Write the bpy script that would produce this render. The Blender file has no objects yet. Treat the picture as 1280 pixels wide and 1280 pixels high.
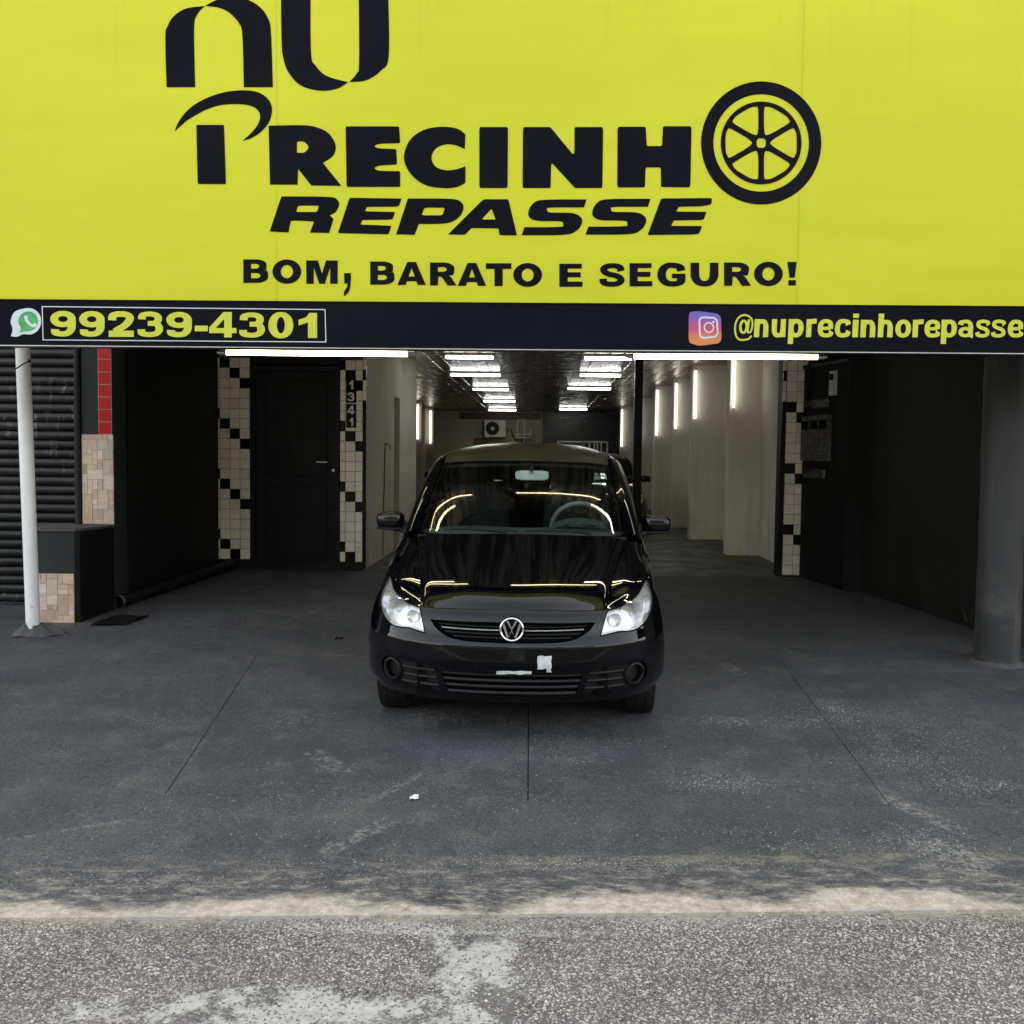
import bpy, math, random
import numpy as np
from mathutils import Vector, Matrix
from mathutils.geometry import tessellate_polygon
random.seed(7); rng = np.random.default_rng(7)
R_ = math.radians
SC = bpy.context.scene; COL = SC.collection

# ------------------------------------------------------------------ camera
PITCH, YAW, ROLL, EYE = R_(3.13), R_(1.566), R_(.63), Vector((0, 0, 1.6))
CAMR = Matrix.Rotation(YAW, 3, 'Z') @ Matrix.Rotation(math.pi/2 - PITCH, 3, 'X') @ Matrix.Rotation(ROLL, 3, 'Z')
cd = bpy.data.cameras.new('camera'); cam = bpy.data.objects.new('camera', cd); COL.objects.link(cam)
cd.sensor_width = 36; cd.lens = 36; cd.clip_start = .05; cd.clip_end = 500
cam.matrix_world = Matrix.Translation(EYE) @ CAMR.to_4x4()
SC.camera = cam
# ------------------------------------------------------------------ world, sun, exposure
SUN_EL, SUN_AZ = 40, 10          # sun stands behind the shop
wd = bpy.data.worlds.new('World'); SC.world = wd; wd.use_nodes = True
wn = wd.node_tree.nodes; wl = wd.node_tree.links; wn.clear()
sky = wn.new('ShaderNodeTexSky'); sky.sky_type = 'NISHITA'; sky.sun_disc = False
sky.sun_elevation = R_(SUN_EL); sky.sun_rotation = R_(SUN_AZ); sky.dust_density = 2.5; sky.ozone_density = 1.0
hs = wn.new('ShaderNodeHueSaturation'); hs.inputs['Saturation'].default_value = .62
wb = wn.new('ShaderNodeMix'); wb.data_type = 'RGBA'; wb.blend_type = 'MULTIPLY'; wb.inputs[0].default_value = 1; wb.inputs[7].default_value = (1.12, 1, .85, 1)
bg = wn.new('ShaderNodeBackground'); bg.inputs['Strength'].default_value = .14
wo = wn.new('ShaderNodeOutputWorld')
wl.new(sky.outputs[0], hs.inputs['Color']); wl.new(hs.outputs[0], wb.inputs[6]); wl.new(wb.outputs[2], bg.inputs[0]); wl.new(bg.outputs[0], wo.inputs[0])
sl = bpy.data.lights.new('sun', 'SUN'); sl.energy = 3.0; sl.angle = R_(.5); sl.color = (1, .95, .87)
so = bpy.data.objects.new('sun', sl); COL.objects.link(so)
az = R_(SUN_AZ); el = R_(SUN_EL)
sd = Vector((math.sin(az)*math.cos(el), math.cos(az)*math.cos(el), math.sin(el)))
so.rotation_euler = sd.to_track_quat('Z', 'Y').to_euler()
so.location = (0, 20, 30)
SC.view_settings.view_transform = 'Standard'; SC.view_settings.look = 'None'
SC.view_settings.gamma = 1; SC.view_settings.use_curve_mapping = False
SC.view_settings.exposure = 2.62
TUBE = 4.1                       # radiance of the fluorescent tubes

# ------------------------------------------------------------------ survey helpers (photo 1280 px frame -> metres)
def ray(px, py): return CAMR @ Vector(((px-640)/1280, (640-py)/1280, -1))
def at(px, py, Y): d = ray(px, py); return EYE + d*(Y/d.y)
def atz(px, py, z): d = ray(px, py); return EYE + d*((z-1.6)/d.z)
def gz(X, Y): return min(.32, max(0.0, (Y-3.5)*.0427))
def gnd(px, py):
    z = .2
    for _ in range(40): p = atz(px, py, z); z = gz(p.x, p.y)
    return p

# ------------------------------------------------------------------ material helpers
class NT:
    def __init__(s, name):
        m = bpy.data.materials.new(name); m.use_nodes = True; s.m = m
        s.n = m.node_tree.nodes; s.l = m.node_tree.links; s.n.clear()
        s.out = s.n.new('ShaderNodeOutputMaterial')
        s.geo = None
    def node(s, t, **kw):
        x = s.n.new(t)
        for k, v in kw.items(): setattr(x, k, v)
        return x
    def put(s, sock, v):
        if isinstance(v, bpy.types.NodeSocket): s.l.new(v, sock)
        elif isinstance(v, (tuple, list)) and len(v) == 3 and len(sock.default_value) == 4: sock.default_value = (*v, 1)
        else: sock.default_value = v
    def pos(s):
        if not s.geo: s.geo = s.node('ShaderNodeNewGeometry')
        return s.geo.outputs['Position']
    def obj(s): return s.node('ShaderNodeTexCoord').outputs['Object']
    def mapp(s, vec, scale=(1, 1, 1), loc=(0, 0, 0), rot=(0, 0, 0)):
        x = s.node('ShaderNodeMapping'); s.put(x.inputs[0], vec)
        x.inputs['Scale'].default_value = scale; x.inputs['Location'].default_value = loc; x.inputs['Rotation'].default_value = rot
        return x.outputs[0]
    def noise(s, vec, scale, detail=4, rough=.55):
        x = s.node('ShaderNodeTexNoise'); s.put(x.inputs['Vector'], vec)
        x.inputs['Scale'].default_value = scale; x.inputs['Detail'].default_value = detail; x.inputs['Roughness'].default_value = rough
        return x.outputs['Fac']
    def vor(s, vec, scale, feature='F1', out='Distance'):
        x = s.node('ShaderNodeTexVoronoi'); x.feature = feature; s.put(x.inputs['Vector'], vec); x.inputs['Scale'].default_value = scale
        return x.outputs[out]
    def ramp(s, fac, a, b, lo=0.0, hi=1.0):
        x = s.node('ShaderNodeMapRange'); x.interpolation_type = 'SMOOTHSTEP'
        s.put(x.inputs[0], fac); x.inputs[1].default_value = a; x.inputs[2].default_value = b; x.inputs[3].default_value = lo; x.inputs[4].default_value = hi
        return x.outputs[0]
    def math(s, op, a, b=0.0, c=0.0):
        x = s.node('ShaderNodeMath'); x.operation = op
        s.put(x.inputs[0], a); s.put(x.inputs[1], b); s.put(x.inputs[2], c); return x.outputs[0]
    def mix(s, fac, a, b):
        x = s.node('ShaderNodeMix'); x.data_type = 'RGBA'
        s.put(x.inputs[0], fac); s.put(x.inputs[6], a); s.put(x.inputs[7], b); return x.outputs[2]
    def sep(s, vec):
        x = s.node('ShaderNodeSeparateXYZ'); s.put(x.inputs[0], vec); return x.outputs
    def bump(s, h, strength=.3, dist=.01):
        x = s.node('ShaderNodeBump'); s.put(x.inputs['Height'], h); x.inputs['Strength'].default_value = strength; x.inputs['Distance'].default_value = dist
        return x.outputs[0]
    def bsdf(s, col, rough=.5, metal=0, bump=None, coat=0, spec=.5, coatr=.03):
        b = s.node('ShaderNodeBsdfPrincipled')
        s.put(b.inputs['Base Color'], col); s.put(b.inputs['Roughness'], rough); s.put(b.inputs['Metallic'], metal)
        b.inputs['Coat Weight'].default_value = coat; b.inputs['Coat Roughness'].default_value = coatr
        b.inputs['Specular IOR Level'].default_value = spec; b.inputs['Coat IOR'].default_value = 1.43
        if bump is not None: s.l.new(bump, b.inputs['Normal'])
        s.l.new(b.outputs[0], s.out.inputs[0]); return s.m

def mat(name, col, rough=.5, metal=0, var=.12, scale=9, bump=.05, bs=60, coat=0, spec=.5):
    """plain surface with slight tone variation and fine relief"""
    t = NT(name); p = t.obj()
    n = t.noise(p, scale, 5, .6)
    c = t.mix(t.ramp(n, .3, .7), tuple(max(0, x*(1-var)) for x in col), tuple(min(1, x*(1+var)) for x in col))
    r = t.ramp(t.noise(p, scale*2.3, 3), .3, .7, max(.02, rough-.06), min(1, rough+.06))
    b = t.bump(t.noise(p, bs, 3), bump, .004) if bump else None
    return t.bsdf(c, r, metal, b, coat, spec)

def emit(name, col, strength):
    t = NT(name); e = t.node('ShaderNodeEmission'); t.put(e.inputs[0], col); e.inputs[1].default_value = strength
    t.l.new(e.outputs[0], t.out.inputs[0]); return t.m

def glass(name, tint, rough=0.0, extra=0.0):
    t = NT(name); lw = t.node('ShaderNodeLayerWeight'); lw.inputs[0].default_value = .5
    fr_ = t.math('MULTIPLY_ADD', t.math('POWER', lw.outputs['Facing'], 5.0), .93, .065)
    tr = t.node('ShaderNodeBsdfTransparent'); t.put(tr.inputs[0], tint)
    gl = t.node('ShaderNodeBsdfGlossy'); gl.inputs['Roughness'].default_value = rough
    fac = t.math('MINIMUM', t.math('ADD', fr_, extra), 1.0)
    mx = t.node('ShaderNodeMixShader'); t.l.new(fac, mx.inputs[0]); t.l.new(tr.outputs[0], mx.inputs[1]); t.l.new(gl.outputs[0], mx.inputs[2])
    t.l.new(mx.outputs[0], t.out.inputs[0]); return t.m

M = {}
def ellipse_mask(t, x, y, cx, cy, rx, ry, soft, wob):
    dx = t.math('DIVIDE', t.math('SUBTRACT', x, cx), rx); dy = t.math('DIVIDE', t.math('SUBTRACT', y, cy), ry)
    r = t.math('ADD', t.math('MULTIPLY', dx, dx), t.math('MULTIPLY', dy, dy))
    r = t.math('ADD', r, wob)
    return t.ramp(r, 1-soft, 1+soft, 1, 0)

def build_materials():
    # driveway: worn black floor paint over concrete
    t = NT('painted_concrete'); p = t.pos(); X, Y, Z = t.sep(p)[0:3]
    big = t.noise(p, .9, 6, .62); mid = t.noise(p, 4.5, 6, .65); fine = t.noise(p, 55, 4, .6); vf = t.noise(p, 190, 3, .7)
    c = t.mix(t.ramp(big, .34, .68), (.064, .069, .079), (.118, .121, .128))
    c = t.mix(t.ramp(mid, .48, .72, 0, .6), c, (.185, .18, .17))
    strk = t.noise(t.mapp(p, (7, 1.1, 1), rot=(0, 0, .35)), 1.6, 6, .65)
    c = t.mix(t.ramp(strk, .56, .74, 0, .4), c, (.215, .205, .185))
    c = t.mix(t.ramp(vf, .45, .60, 0, .75), c, (.040, .041, .044))
    c = t.mix(t.ramp(t.noise(t.mapp(p, loc=(4, 4, 4)), 120, 3, .7), .55, .68, 0, .6), c, (.26, .25, .235))
    gr_ = t.noise(t.mapp(p, loc=(7, 1, 2)), 78, 4, .7)
    c = t.mix(t.math('MULTIPLY', t.ramp(gr_, .50, .60, 0, .62), t.ramp(t.noise(p, 1.7, 3), .32, .55, .35, 1)), c, (.034, .035, .038))
    c = t.mix(t.ramp(gr_, .42, .33, 0, .35), c, (.27, .265, .255))
    # grit specks in patches, stronger on the right half
    pn = t.math('ADD', t.noise(p, 1.3, 4, .6), t.ramp(X, -.6, 1.6, -.06, .10))
    pn = t.math('ADD', pn, t.ramp(Y, 5.4, 7.2, 0, -.22))
    sp = t.ramp(t.vor(p, 62), .16, .07); 
    sel = t.ramp(t.noise(t.mapp(p, loc=(3, 7, 0)), 38, 2), .50, .62)
    c = t.mix(t.math('MULTIPLY', t.math('MULTIPLY', sp, sel), t.ramp(pn, .50, .66)), c, (.42, .41, .39))
    sp2 = t.ramp(t.vor(t.mapp(p, loc=(9, 2, 1)), 21), .10, .05)
    c = t.mix(t.math('MULTIPLY', sp2, t.ramp(t.noise(t.mapp(p, loc=(1, 5, 0)), 6, 2), .60, .66)), c, (.5, .49, .46))
    # scuffed tyre marks
    strk2 = t.noise(t.mapp(p, (1, 1, 1)), 24, 6, .75)
    def mark(cx, cy, L, W, ang, amt, base):
        q = t.mapp(p, (1/L, 1/W, 1), rot=(0, 0, 0))
        ca, sa = math.cos(ang), math.sin(ang)
        dx = t.math('SUBTRACT', X, cx); dy = t.math('SUBTRACT', Y, cy)
        a = t.math('ABSOLUTE', t.math('ADD', t.math('MULTIPLY', dx, ca/L), t.math('MULTIPLY', dy, sa/L)))
        b = t.math('ABSOLUTE', t.math('ADD', t.math('MULTIPLY', dx, -sa/W), t.math('MULTIPLY', dy, ca/W)))
        m = t.math('MULTIPLY', t.ramp(a, .6, 1, 1, 0), t.ramp(b, .5, 1, 1, 0))
        return t.mix(t.math('MULTIPLY', m, t.math('MULTIPLY', t.ramp(strk2, .44, .60, 0, amt), t.ramp(fine, .36, .56))), base, (.34, .33, .31))
    for px, py, L, W, a, am in [(447, 1048, .26, .06, 1.0, .75), (410, 955, .24, .07, 2.2, .5), (500, 985, .3, .03, 1.1, .4), (915, 838, .2, .07, 1.8, .5), (1190, 1070, .20, .12, 2.2, .75),
                                (1150, 1020, .25, .06, 2.1, .7), (1120, 1000, .18, .05, 2.0, .5), (60, 1045, .4, .02, .5, .5), (380, 770, .7, .06, 1.3, .35), (530, 900, .22, .16, 1.2, .45), (700, 905, .5, .2, 0, .3)]:
        g = gnd(px, py); c = mark(g.x, g.y, L, W, a, am, c)
    # old yellow kerb paint line, and dust banked up at the road edge
    edge = t.math('SUBTRACT', Y, t.math('MULTIPLY_ADD', X, .069, 3.478))
    yl = t.math('MULTIPLY', t.ramp(t.math('ABSOLUTE', t.math('SUBTRACT', edge, .43)), .02, .05, 1, 0), t.ramp(t.noise(p, 7.5, 8, .8), .44, .62))
    c = t.mix(t.math('MULTIPLY', yl, t.ramp(X, -.6, .1, 0, .55)), c, (.34, .31, .20))
    wid = t.ramp(t.noise(t.mapp(p, loc=(1.3, 0, 0)), .75, 2), .38, .62, .03, .17)
    fz = t.math('MULTIPLY_ADD', t.noise(t.mapp(p, (1, 1.8, 1)), 5, 9, .8), .34, -.17)
    solid = t.ramp(t.math('ADD', t.math('SUBTRACT', edge, wid), fz), -.05, .05, 1, 0)
    wn1 = t.noise(t.mapp(p, (2.0, 5.0, 1), rot=(0, 0, .12)), 3.6, 10, .85)
    wisp = t.math('MULTIPLY', t.ramp(edge, .08, .60, 1, 0), t.ramp(wn1, .46, .64, 0, .72))
    dust = t.math('MAXIMUM', t.math('MULTIPLY', solid, t.ramp(t.noise(p, 12, 8, .8), .28, .52, .45, 1)), wisp)
    dc = t.mix(t.ramp(t.noise(p, 26, 5, .7), .35, .65), (.50, .445, .36), (.76, .69, .575))
    dc = t.mix(t.ramp(t.noise(p, 150, 2, .7), .42, .62, 0, .45), dc, (.34, .305, .25))
    c = t.mix(t.math('MULTIPLY', dust, .96), c, dc)
    c = t.mix(t.math('MULTIPLY', t.ramp(edge, .0, .02, 1, 0), t.ramp(t.noise(p, 4, 7, .75), .47, .58)), c, (.52, .49, .44))
    h = t.math('ADD', t.math('MULTIPLY', t.math('SUBTRACT', 1, gr_), 1.2), t.math('ADD', t.math('MULTIPLY', t.noise(p, 85, 3, .7), .6), mid))
    M['drive'] = t.bsdf(c, t.ramp(mid, .3, .7, .50, .72), 0, t.bump(h, .9, .012), spec=.22)
    # road: worn asphalt with exposed aggregate and cement skin
    t = NT('asphalt'); p = t.pos(); X, Y, Z = t.sep(p)[0:3]
    v = t.vor(p, 78, out='Color'); vd = t.vor(p, 78); 
    r = t.node('ShaderNodeSeparateColor'); t.put(r.inputs[0], v)
    st = t.ramp(r.outputs[0], .1, 1, .10, .46)
    stc = t.node('ShaderNodeCombineColor'); t.put(stc.inputs[0], st); t.put(stc.inputs[1], t.math('MULTIPLY', st, .955)); t.put(stc.inputs[2], t.math('MULTIPLY', st, .93))
    c = t.mix(t.ramp(vd, .22, .62), stc.outputs[0], (.09, .084, .079))
    c = t.mix(t.ramp(t.noise(p, 2.5, 5, .65), .35, .7, 0, .5), c, (.28, .262, .245))
    edge = t.math('SUBTRACT', Y, t.math('MULTIPLY_ADD', X, .069, 3.478))
    sd_ = t.ramp(t.math('ADD', edge, t.math('MULTIPLY_ADD', t.noise(p, 6, 9, .8), .5, -.25)), -.12, .0)
    c = t.mix(t.math('MULTIPLY', sd_, .8), c, (.36, .325, .27))
    w1 = t.math('MULTIPLY_ADD', t.noise(p, 5.5, 9, .80), 7.5, -3.3)
    g1 = atz(385, 1260, 0); g2 = atz(590, 1205, 0); g3 = atz(30, 1285, 0); g4 = atz(560, 1163, 0)
    m1 = ellipse_mask(t, X, Y, g1.x, g1.y-.02, .72, .15, .3, w1)
    m2 = ellipse_mask(t, X, Y, g2.x, g2.y, .17, .26, .35, w1)
    m3 = ellipse_mask(t, X, Y, g3.x-.1, g3.y-.2, .5, .3, .3, w1)
    m4 = ellipse_mask(t, X, Y, g4.x, g4.y, .6, .05, .4, w1)
    mm = t.math('MAXIMUM', t.math('MAXIMUM', m1, m2), t.math('MAXIMUM', m3, m4))
    cc = t.mix(t.ramp(t.noise(p, 20, 6, .7), .3, .7), (.36, .35, .325), (.52, .505, .47))
    pit = t.ramp(t.noise(p, 60, 4, .75), .40, .34)
    mm = t.math('MULTIPLY', mm, t.math('SUBTRACT', 1, t.math('MULTIPLY', pit, .8)))
    c = t.mix(t.math('MULTIPLY', mm, .9), c, cc)
    h = t.math('MULTIPLY', t.math('SUBTRACT', 1, t.ramp(vd, .1, .6)), t.math('SUBTRACT', 1.05, mm))
    M['asphalt'] = t.bsdf(c, .8, 0, t.bump(h, .8, .012), spec=.3)
    for nm, key, a_, b2 in (('road_aggregate', 'aggregate', (.105, .094, .086), (.60, .545, .50)), ('pale_grit', 'grit', (.22, .215, .205), (.52, .51, .48))):
        t = NT(nm); g_ = t.node('ShaderNodeNewGeometry'); r_ = g_.outputs['Random Per Island']
        f_ = t.ramp(r_, 0, 1) if key == 'grit' else t.math('POWER', r_, 1.7)
        p_ = g_.outputs['Position']; w_ = t.ramp(t.noise(p_, 1.6, 5, .6), .32, .68, .62, 1.15) if key == 'aggregate' else 1.0
        f_ = t.math('MULTIPLY', f_, w_)
        M[key] = t.bsdf(t.mix(f_, a_, b2), .75, spec=.3)
    # interior floor
    t = NT('floor_paint'); p = t.pos()
    c = t.mix(t.ramp(t.noise(p, .8, 6, .6), .35, .7), (.040, .039, .038), (.062, .059, .055))
    c = t.mix(t.ramp(t.noise(p, 45, 4, .7), .5, .7, 0, .35), c, (.12, .115, .105))
    M['floor'] = t.bsdf(c, t.ramp(t.noise(p, 3, 4), .3, .7, .4, .65), 0, t.bump(t.noise(p, 70, 4), .3, .006))
    # sign vinyl with faint dirt runs and seams in the banner
    t = NT('yellow_vinyl'); p = t.pos(); X, Y, Z = t.sep(p)[0:3]
    c = t.mix(t.ramp(t.noise(t.mapp(p, (.5, 1, .7)), .9, 3), .3, .7), (.50, .508, .008), (.54, .548, .011))
    run = t.noise(t.mapp(p, (26, 1, .55)), 1.0, 4, .6)
    c = t.mix(t.math('MULTIPLY', t.ramp(run, .58, .72), t.ramp(Z, 3.2, 4.6, .0, .3)), c, (.40, .38, .045))
    hb = t.math('ADD', t.noise(t.mapp(p, (.7, 1, 2.2)), 1.3, 2), t.math('MULTIPLY', t.noise(t.mapp(p, (6, 1, .8)), 1.2, 2), .25))
    M['yellow'] = t.bsdf(c, .5, 0, t.bump(hb, .5, .03), spec=.28)
    t = NT('black_vinyl'); p = t.pos()
    hb = t.math('ADD', t.noise(t.mapp(p, (.7, 1, 2.2)), 1.3, 2), t.math('MULTIPLY', t.noise(t.mapp(p, (6, 1, .8)), 1.2, 2), .25))
    c = t.mix(t.ramp(t.noise(p, 1.2, 4), .35, .7), (.0045, .0048, .0075), (.0065, .007, .010))
    M['ink'] = t.bsdf(c, .5, 0, t.bump(hb, .3, .03), spec=.04)
    M['ink_yellow'] = mat('yellow_print', (.50, .53, .022), .45, var=.05)
    M['white_print'] = mat('white_print', (.56, .59, .62), .45, var=.05)
    M['green_print'] = mat('green_print', (.045, .31, .09), .4, var=.25, scale=14)
    t = NT('gradient_print'); p = t.pos(); Z = t.sep(p)[2]
    z0 = at(882, 430, 6.2).z; z1 = at(882, 388, 6.2).z
    f = t.ramp(Z, z0, z1); 
    c = t.mix(t.ramp(f, 0, .45), (.58, .20, .045), (.46, .05, .15)); c = t.mix(t.ramp(f, .45, 1), c, (.12, .08, .40))
    M['gradient'] = t.bsdf(c, .4)
    # walls
    def plaster(name, col, dirt, rough=.8, z0=.25, z1=1.1):
        t = NT(name); p = t.pos(); Z = t.sep(p)[2]
        n = t.noise(p, 1.1, 6, .6)
        c = t.mix(t.ramp(n, .3, .72), col, tuple(x*.86 for x in col))
        s = t.noise(t.mapp(p, (6, 6, .5)), 1.2, 5, .65)
        c = t.mix(t.math('MULTIPLY', t.ramp(s, .5, .75), .35), c, dirt)
        sm = t.math('MULTIPLY', t.ramp(Z, z0, z1, 1, 0), t.ramp(t.noise(p, 2.6, 6, .7), .42, .66))
        c = t.mix(t.math('MULTIPLY', sm, .6), c, dirt)
        return t.bsdf(c, rough, 0, t.bump(t.math('ADD', t.noise(p, 7, 5), t.math('MULTIPLY', t.noise(p, 120, 3), .5)), .25, .006), spec=.15)
    M['white_wall'] = plaster('white_plaster', (.78, .75, .68), (.42, .39, .34))
    M['tan_wall'] = plaster('tan_plaster', (.42, .36, .30), (.28, .24, .2))
    M['black_wall'] = plaster('black_plaster', (.0075, .0075, .0085), (.016, .016, .016), .6)
    M['black_wall_right'] = plaster('black_plaster_glow', (.020, .0195, .0185), (.042, .039, .034), .55)  # right black wall; the warm glow on it is put into the colour
    M['grey_wall'] = plaster('dark_grey_plaster', (.030, .032, .034), (.05, .05, .05), .75)
    M['column'] = plaster('column_paint', (.045, .046, .048), (.15, .145, .135), .55)
    M['upper'] = plaster('upper_plaster', (.5, .48, .44), (.35, .33, .3))
    M['concrete'] = plaster('rough_concrete', (.085, .083, .080), (.16, .15, .14), .9)
    M['house'] = plaster('house_plaster', (.16, .14, .12), (.12, .10, .09))  # shade put into the colour so the mirrored house stays dark
    # tiles
    def tile(name, col, rough=.18, var=.12, spec=.5):
        t = NT(name); o = t.node('ShaderNodeObjectInfo'); p = t.pos()
        k = t.ramp(o.outputs['Random'], 0, 1, 1-var, 1+var*.4)
        kk = t.node('ShaderNodeCombineColor')
        for i in range(3): t.put(kk.inputs[i], t.math('MULTIPLY', k, col[i]))
        c = t.mix(t.ramp(t.noise(p, 11, 5, .65), .5, .78, 0, .5), kk.outputs[0], tuple(x*.55 for x in col))
        return t.bsdf(c, rough, 0, t.bump(t.noise(p, 9, 2), .06, .01), spec=spec)
    M['tile_white'] = tile('white_glazed_tile', (.80, .74, .62))
    M['tile_black'] = tile('black_glazed_tile', (.004, .004, .004), .2, .12, .12)
    M['tile_red'] = tile('red_glazed_tile', (.42, .004, .014), .25, .12, .2)
    for i, cbase in enumerate([(.56, .40, .28), (.64, .48, .36), (.46, .32, .22), (.70, .56, .44)]):
        t = NT('stone_look_tile'); p = t.pos(); o = t.node('ShaderNodeObjectInfo')
        mp = (9, 9, 70) if i % 2 else (70, 70, 9)
        n = t.noise(t.mapp(p, mp), 1, 4, .6)
        c = t.mix(t.ramp(n, .3, .7), cbase, tuple(x*.72 for x in cbase))
        c = t.mix(t.ramp(o.outputs['Random'], 0, 1, 0, .3), c, (.60, .53, .45))
        M['stone%d' % i] = t.bsdf(c, .55, 0, t.bump(n, .25, .004))
    M['grout'] = mat('tile_grout', (.05, .045, .04), .9)
    M['grout_pale'] = mat('pale_grout', (.42, .36, .30), .9)
    # ceiling pvc, metals, plastics
    t = NT('pvc_lining'); p = t.pos()
    c = t.mix(t.ramp(t.noise(t.mapp(p, (3, .4, 1)), 1.5, 4), .3, .7), (.17, .14, .108), (.23, .19, .15))
    M['pvc'] = t.bsdf(c, t.ramp(t.noise(p, 2, 3), .3, .7, .24, .34), 0, t.bump(t.noise(t.mapp(p, (14, .8, 1)), 1.6, 3), .35, .02), spec=.3)
    t = NT('bright_streak_pvc'); p = t.pos()
    st_ = t.noise(t.mapp(p, (5.5, .25, 1)), 1.6, 4, .7)
    c = t.mix(t.ramp(st_, .40, .60), (.10, .085, .065), (.62, .56, .46))  # bright streaks put into the colour to show mirrored in the bonnet
    M['pvc_bay'] = t.bsdf(c, .3, 0, t.bump(t.noise(t.mapp(p, (9, 1.5, 1)), 1.4, 3), .15, .01))
    t = NT('shutter_paint'); p = t.pos(); Z = t.sep(p)[2]
    c = t.mix(t.ramp(t.noise(p, 3, 5), .35, .7), (.008, .0085, .009), (.014, .0145, .015))
    sc = t.math('MULTIPLY', t.ramp(t.noise(t.mapp(p, (9, 9, 2.2)), 2.2, 6, .75), .55, .64), t.ramp(t.noise(p, 1.1, 2), .42, .6))
    c = t.mix(t.math('MULTIPLY', sc, .55), c, (.20, .19, .18))
    M['shutter'] = t.bsdf(c, .35, 0, t.bump(t.noise(p, 40, 3), .15, .003), spec=.3)
    t = NT('white_pole_paint'); p = t.pos(); Z = t.sep(p)[2]
    c = t.mix(t.ramp(t.noise(t.mapp(p, (4, 4, .8)), 2, 5, .6), .35, .7), (.84, .85, .84), (.72, .73, .72))
    ch = t.math('MULTIPLY', t.ramp(t.noise(p, 13, 4, .6), .63, .66), t.ramp(Z, .2, .75, 1, .0))
    c = t.mix(ch, c, (.10, .085, .075)); c = t.mix(t.ramp(Z, 1.6, 2.6, 0, .4), c, (.50, .46, .38))  # cream light on the upper pole is put into the colour
    M['pole'] = t.bsdf(c, .4, 0, t.bump(t.noise(p, 9, 4), .15, .006))
    M['alu'] = mat('dull_aluminium', (.55, .56, .57), .35, 1, scale=14)
    M['steel'] = mat('galvanised_steel', (.42, .42, .41), .45, 1, scale=18)
    M['black_metal'] = mat('black_painted_metal', (.006, .006, .007), .4, var=.25, spec=.15)
    M['door_metal'] = mat('black_door_paint', (.006, .007, .009), .4, var=.3, scale=2.5, bump=.03, bs=5, spec=.12)
    M['chrome'] = mat('chrome', (.78, .79, .80), .12, 1, var=.04, bump=0)
    M['silver'] = mat('silver_plastic', (.60, .61, .60), .28, .3, bump=0)
    M['white_plastic'] = mat('white_plastic', (.62, .61, .57), .4)
    M['grey_plastic'] = mat('grey_plastic', (.16, .165, .165), .5)
    M['meter_plastic'] = mat('smoked_meter_plastic', (.035, .033, .030), .22)
    M['dark_plastic'] = mat('dark_plastic', (.009, .009, .0095), .5, bump=.12, bs=300, spec=.2)
    M['trim_plastic'] = mat('textured_trim_plastic', (.012, .0122, .013), .42, bump=.1, bs=260, spec=.25)
    M['rubber'] = mat('tyre_rubber', (.014, .014, .014), .75, bump=.15, bs=120, spec=.2)
    M['void'] = mat('dark_cavity', (.003, .003, .003), .7, spec=.05)
    t = NT('black_car_paint'); p = t.obj()
    d = t.noise(p, 3, 6, .65)
    M['paint'] = t.bsdf((.0014, .0015, .0026), t.ramp(d, .3, .7, .16, .24), 0, None, 1.0, 0.0, .012)
    t = NT('dusty_roof_paint'); p = t.obj()
    c = t.mix(t.ramp(t.noise(p, 2.2, 6, .6), .3, .75), (.022, .021, .019), (.060, .054, .046))
    M['roof_paint'] = t.bsdf(c, .4, 0, None, .5, .2, .25)
    M['car_glass'] = glass('windscreen_glass', (.72, .80, .78), 0, .0)
    M['side_glass'] = glass('tinted_side_glass', (.10, .11, .11), 0, .0)
    M['lens'] = glass('headlamp_lens', (.93, .95, .97), .02, .03)
    M['cabin'] = mat('cabin_trim', (.042, .052, .052), .65, bump=.1, bs=200)
    M['seat'] = mat('seat_fabric', (.006, .0065, .007), .9, bump=.2, bs=150)
    M['mirror_shell'] = mat('interior_mirror_shell', (.68, .74, .70), .4)
    M['paper'] = mat('torn_sticker', (.62, .63, .63), .55, var=.15, scale=30)
    M['reflector'] = mat('lamp_reflector', (.88, .89, .90), .14, .8, var=.03, bump=0)
    M['bezel'] = mat('lamp_bezel', (.66, .65, .60), .2, .45, var=.05, bump=0)
    M['tube'] = emit('fluorescent_tube', (1, .93, .66), TUBE)
    M['tube_warm'] = emit('warm_tube', (1, .90, .52), TUBE*.95)
    M['tube_cool'] = emit('cool_tube', (.99, 1, .95), TUBE*1.1)
    M['tube_wall'] = emit('slim_wall_tube', (1, .95, .76), TUBE*.24)
    M['amber'] = emit('aged_tube_end', (1, .72, .12), 1.6)
    M['brick'] = mat('black_glazed_brick', (.026, .029, .035), .3, var=.5, scale=5)
    M['grout_dark'] = mat('dark_mortar', (.006, .006, .006), .9)
    M['brown'] = mat('dark_brown_wood', (.06, .028, .016), .5)
    M['picture'] = mat('faded_picture', (.10, .06, .045), .4, var=.8, scale=18)
    t = NT('leaf'); p = t.pos(); n = t.noise(p, 1.3, 3)
    M['leaf'] = t.bsdf(t.mix(t.ramp(n, .3, .7), (.035, .062, .016), (.085, .115, .03)), .6)
    M['bark'] = mat('bark', (.10, .075, .055), .9, bump=.5, bs=18)
    M['weed'] = mat('weed_leaf', (.16, .18, .05), .6, var=.4, scale=40)
    M['litter'] = mat('white_scrap', (.70, .69, .66), .7)
    M['door_brown'] = mat('recess_paint', (.12, .12, .12), .6)
build_materials()

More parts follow.
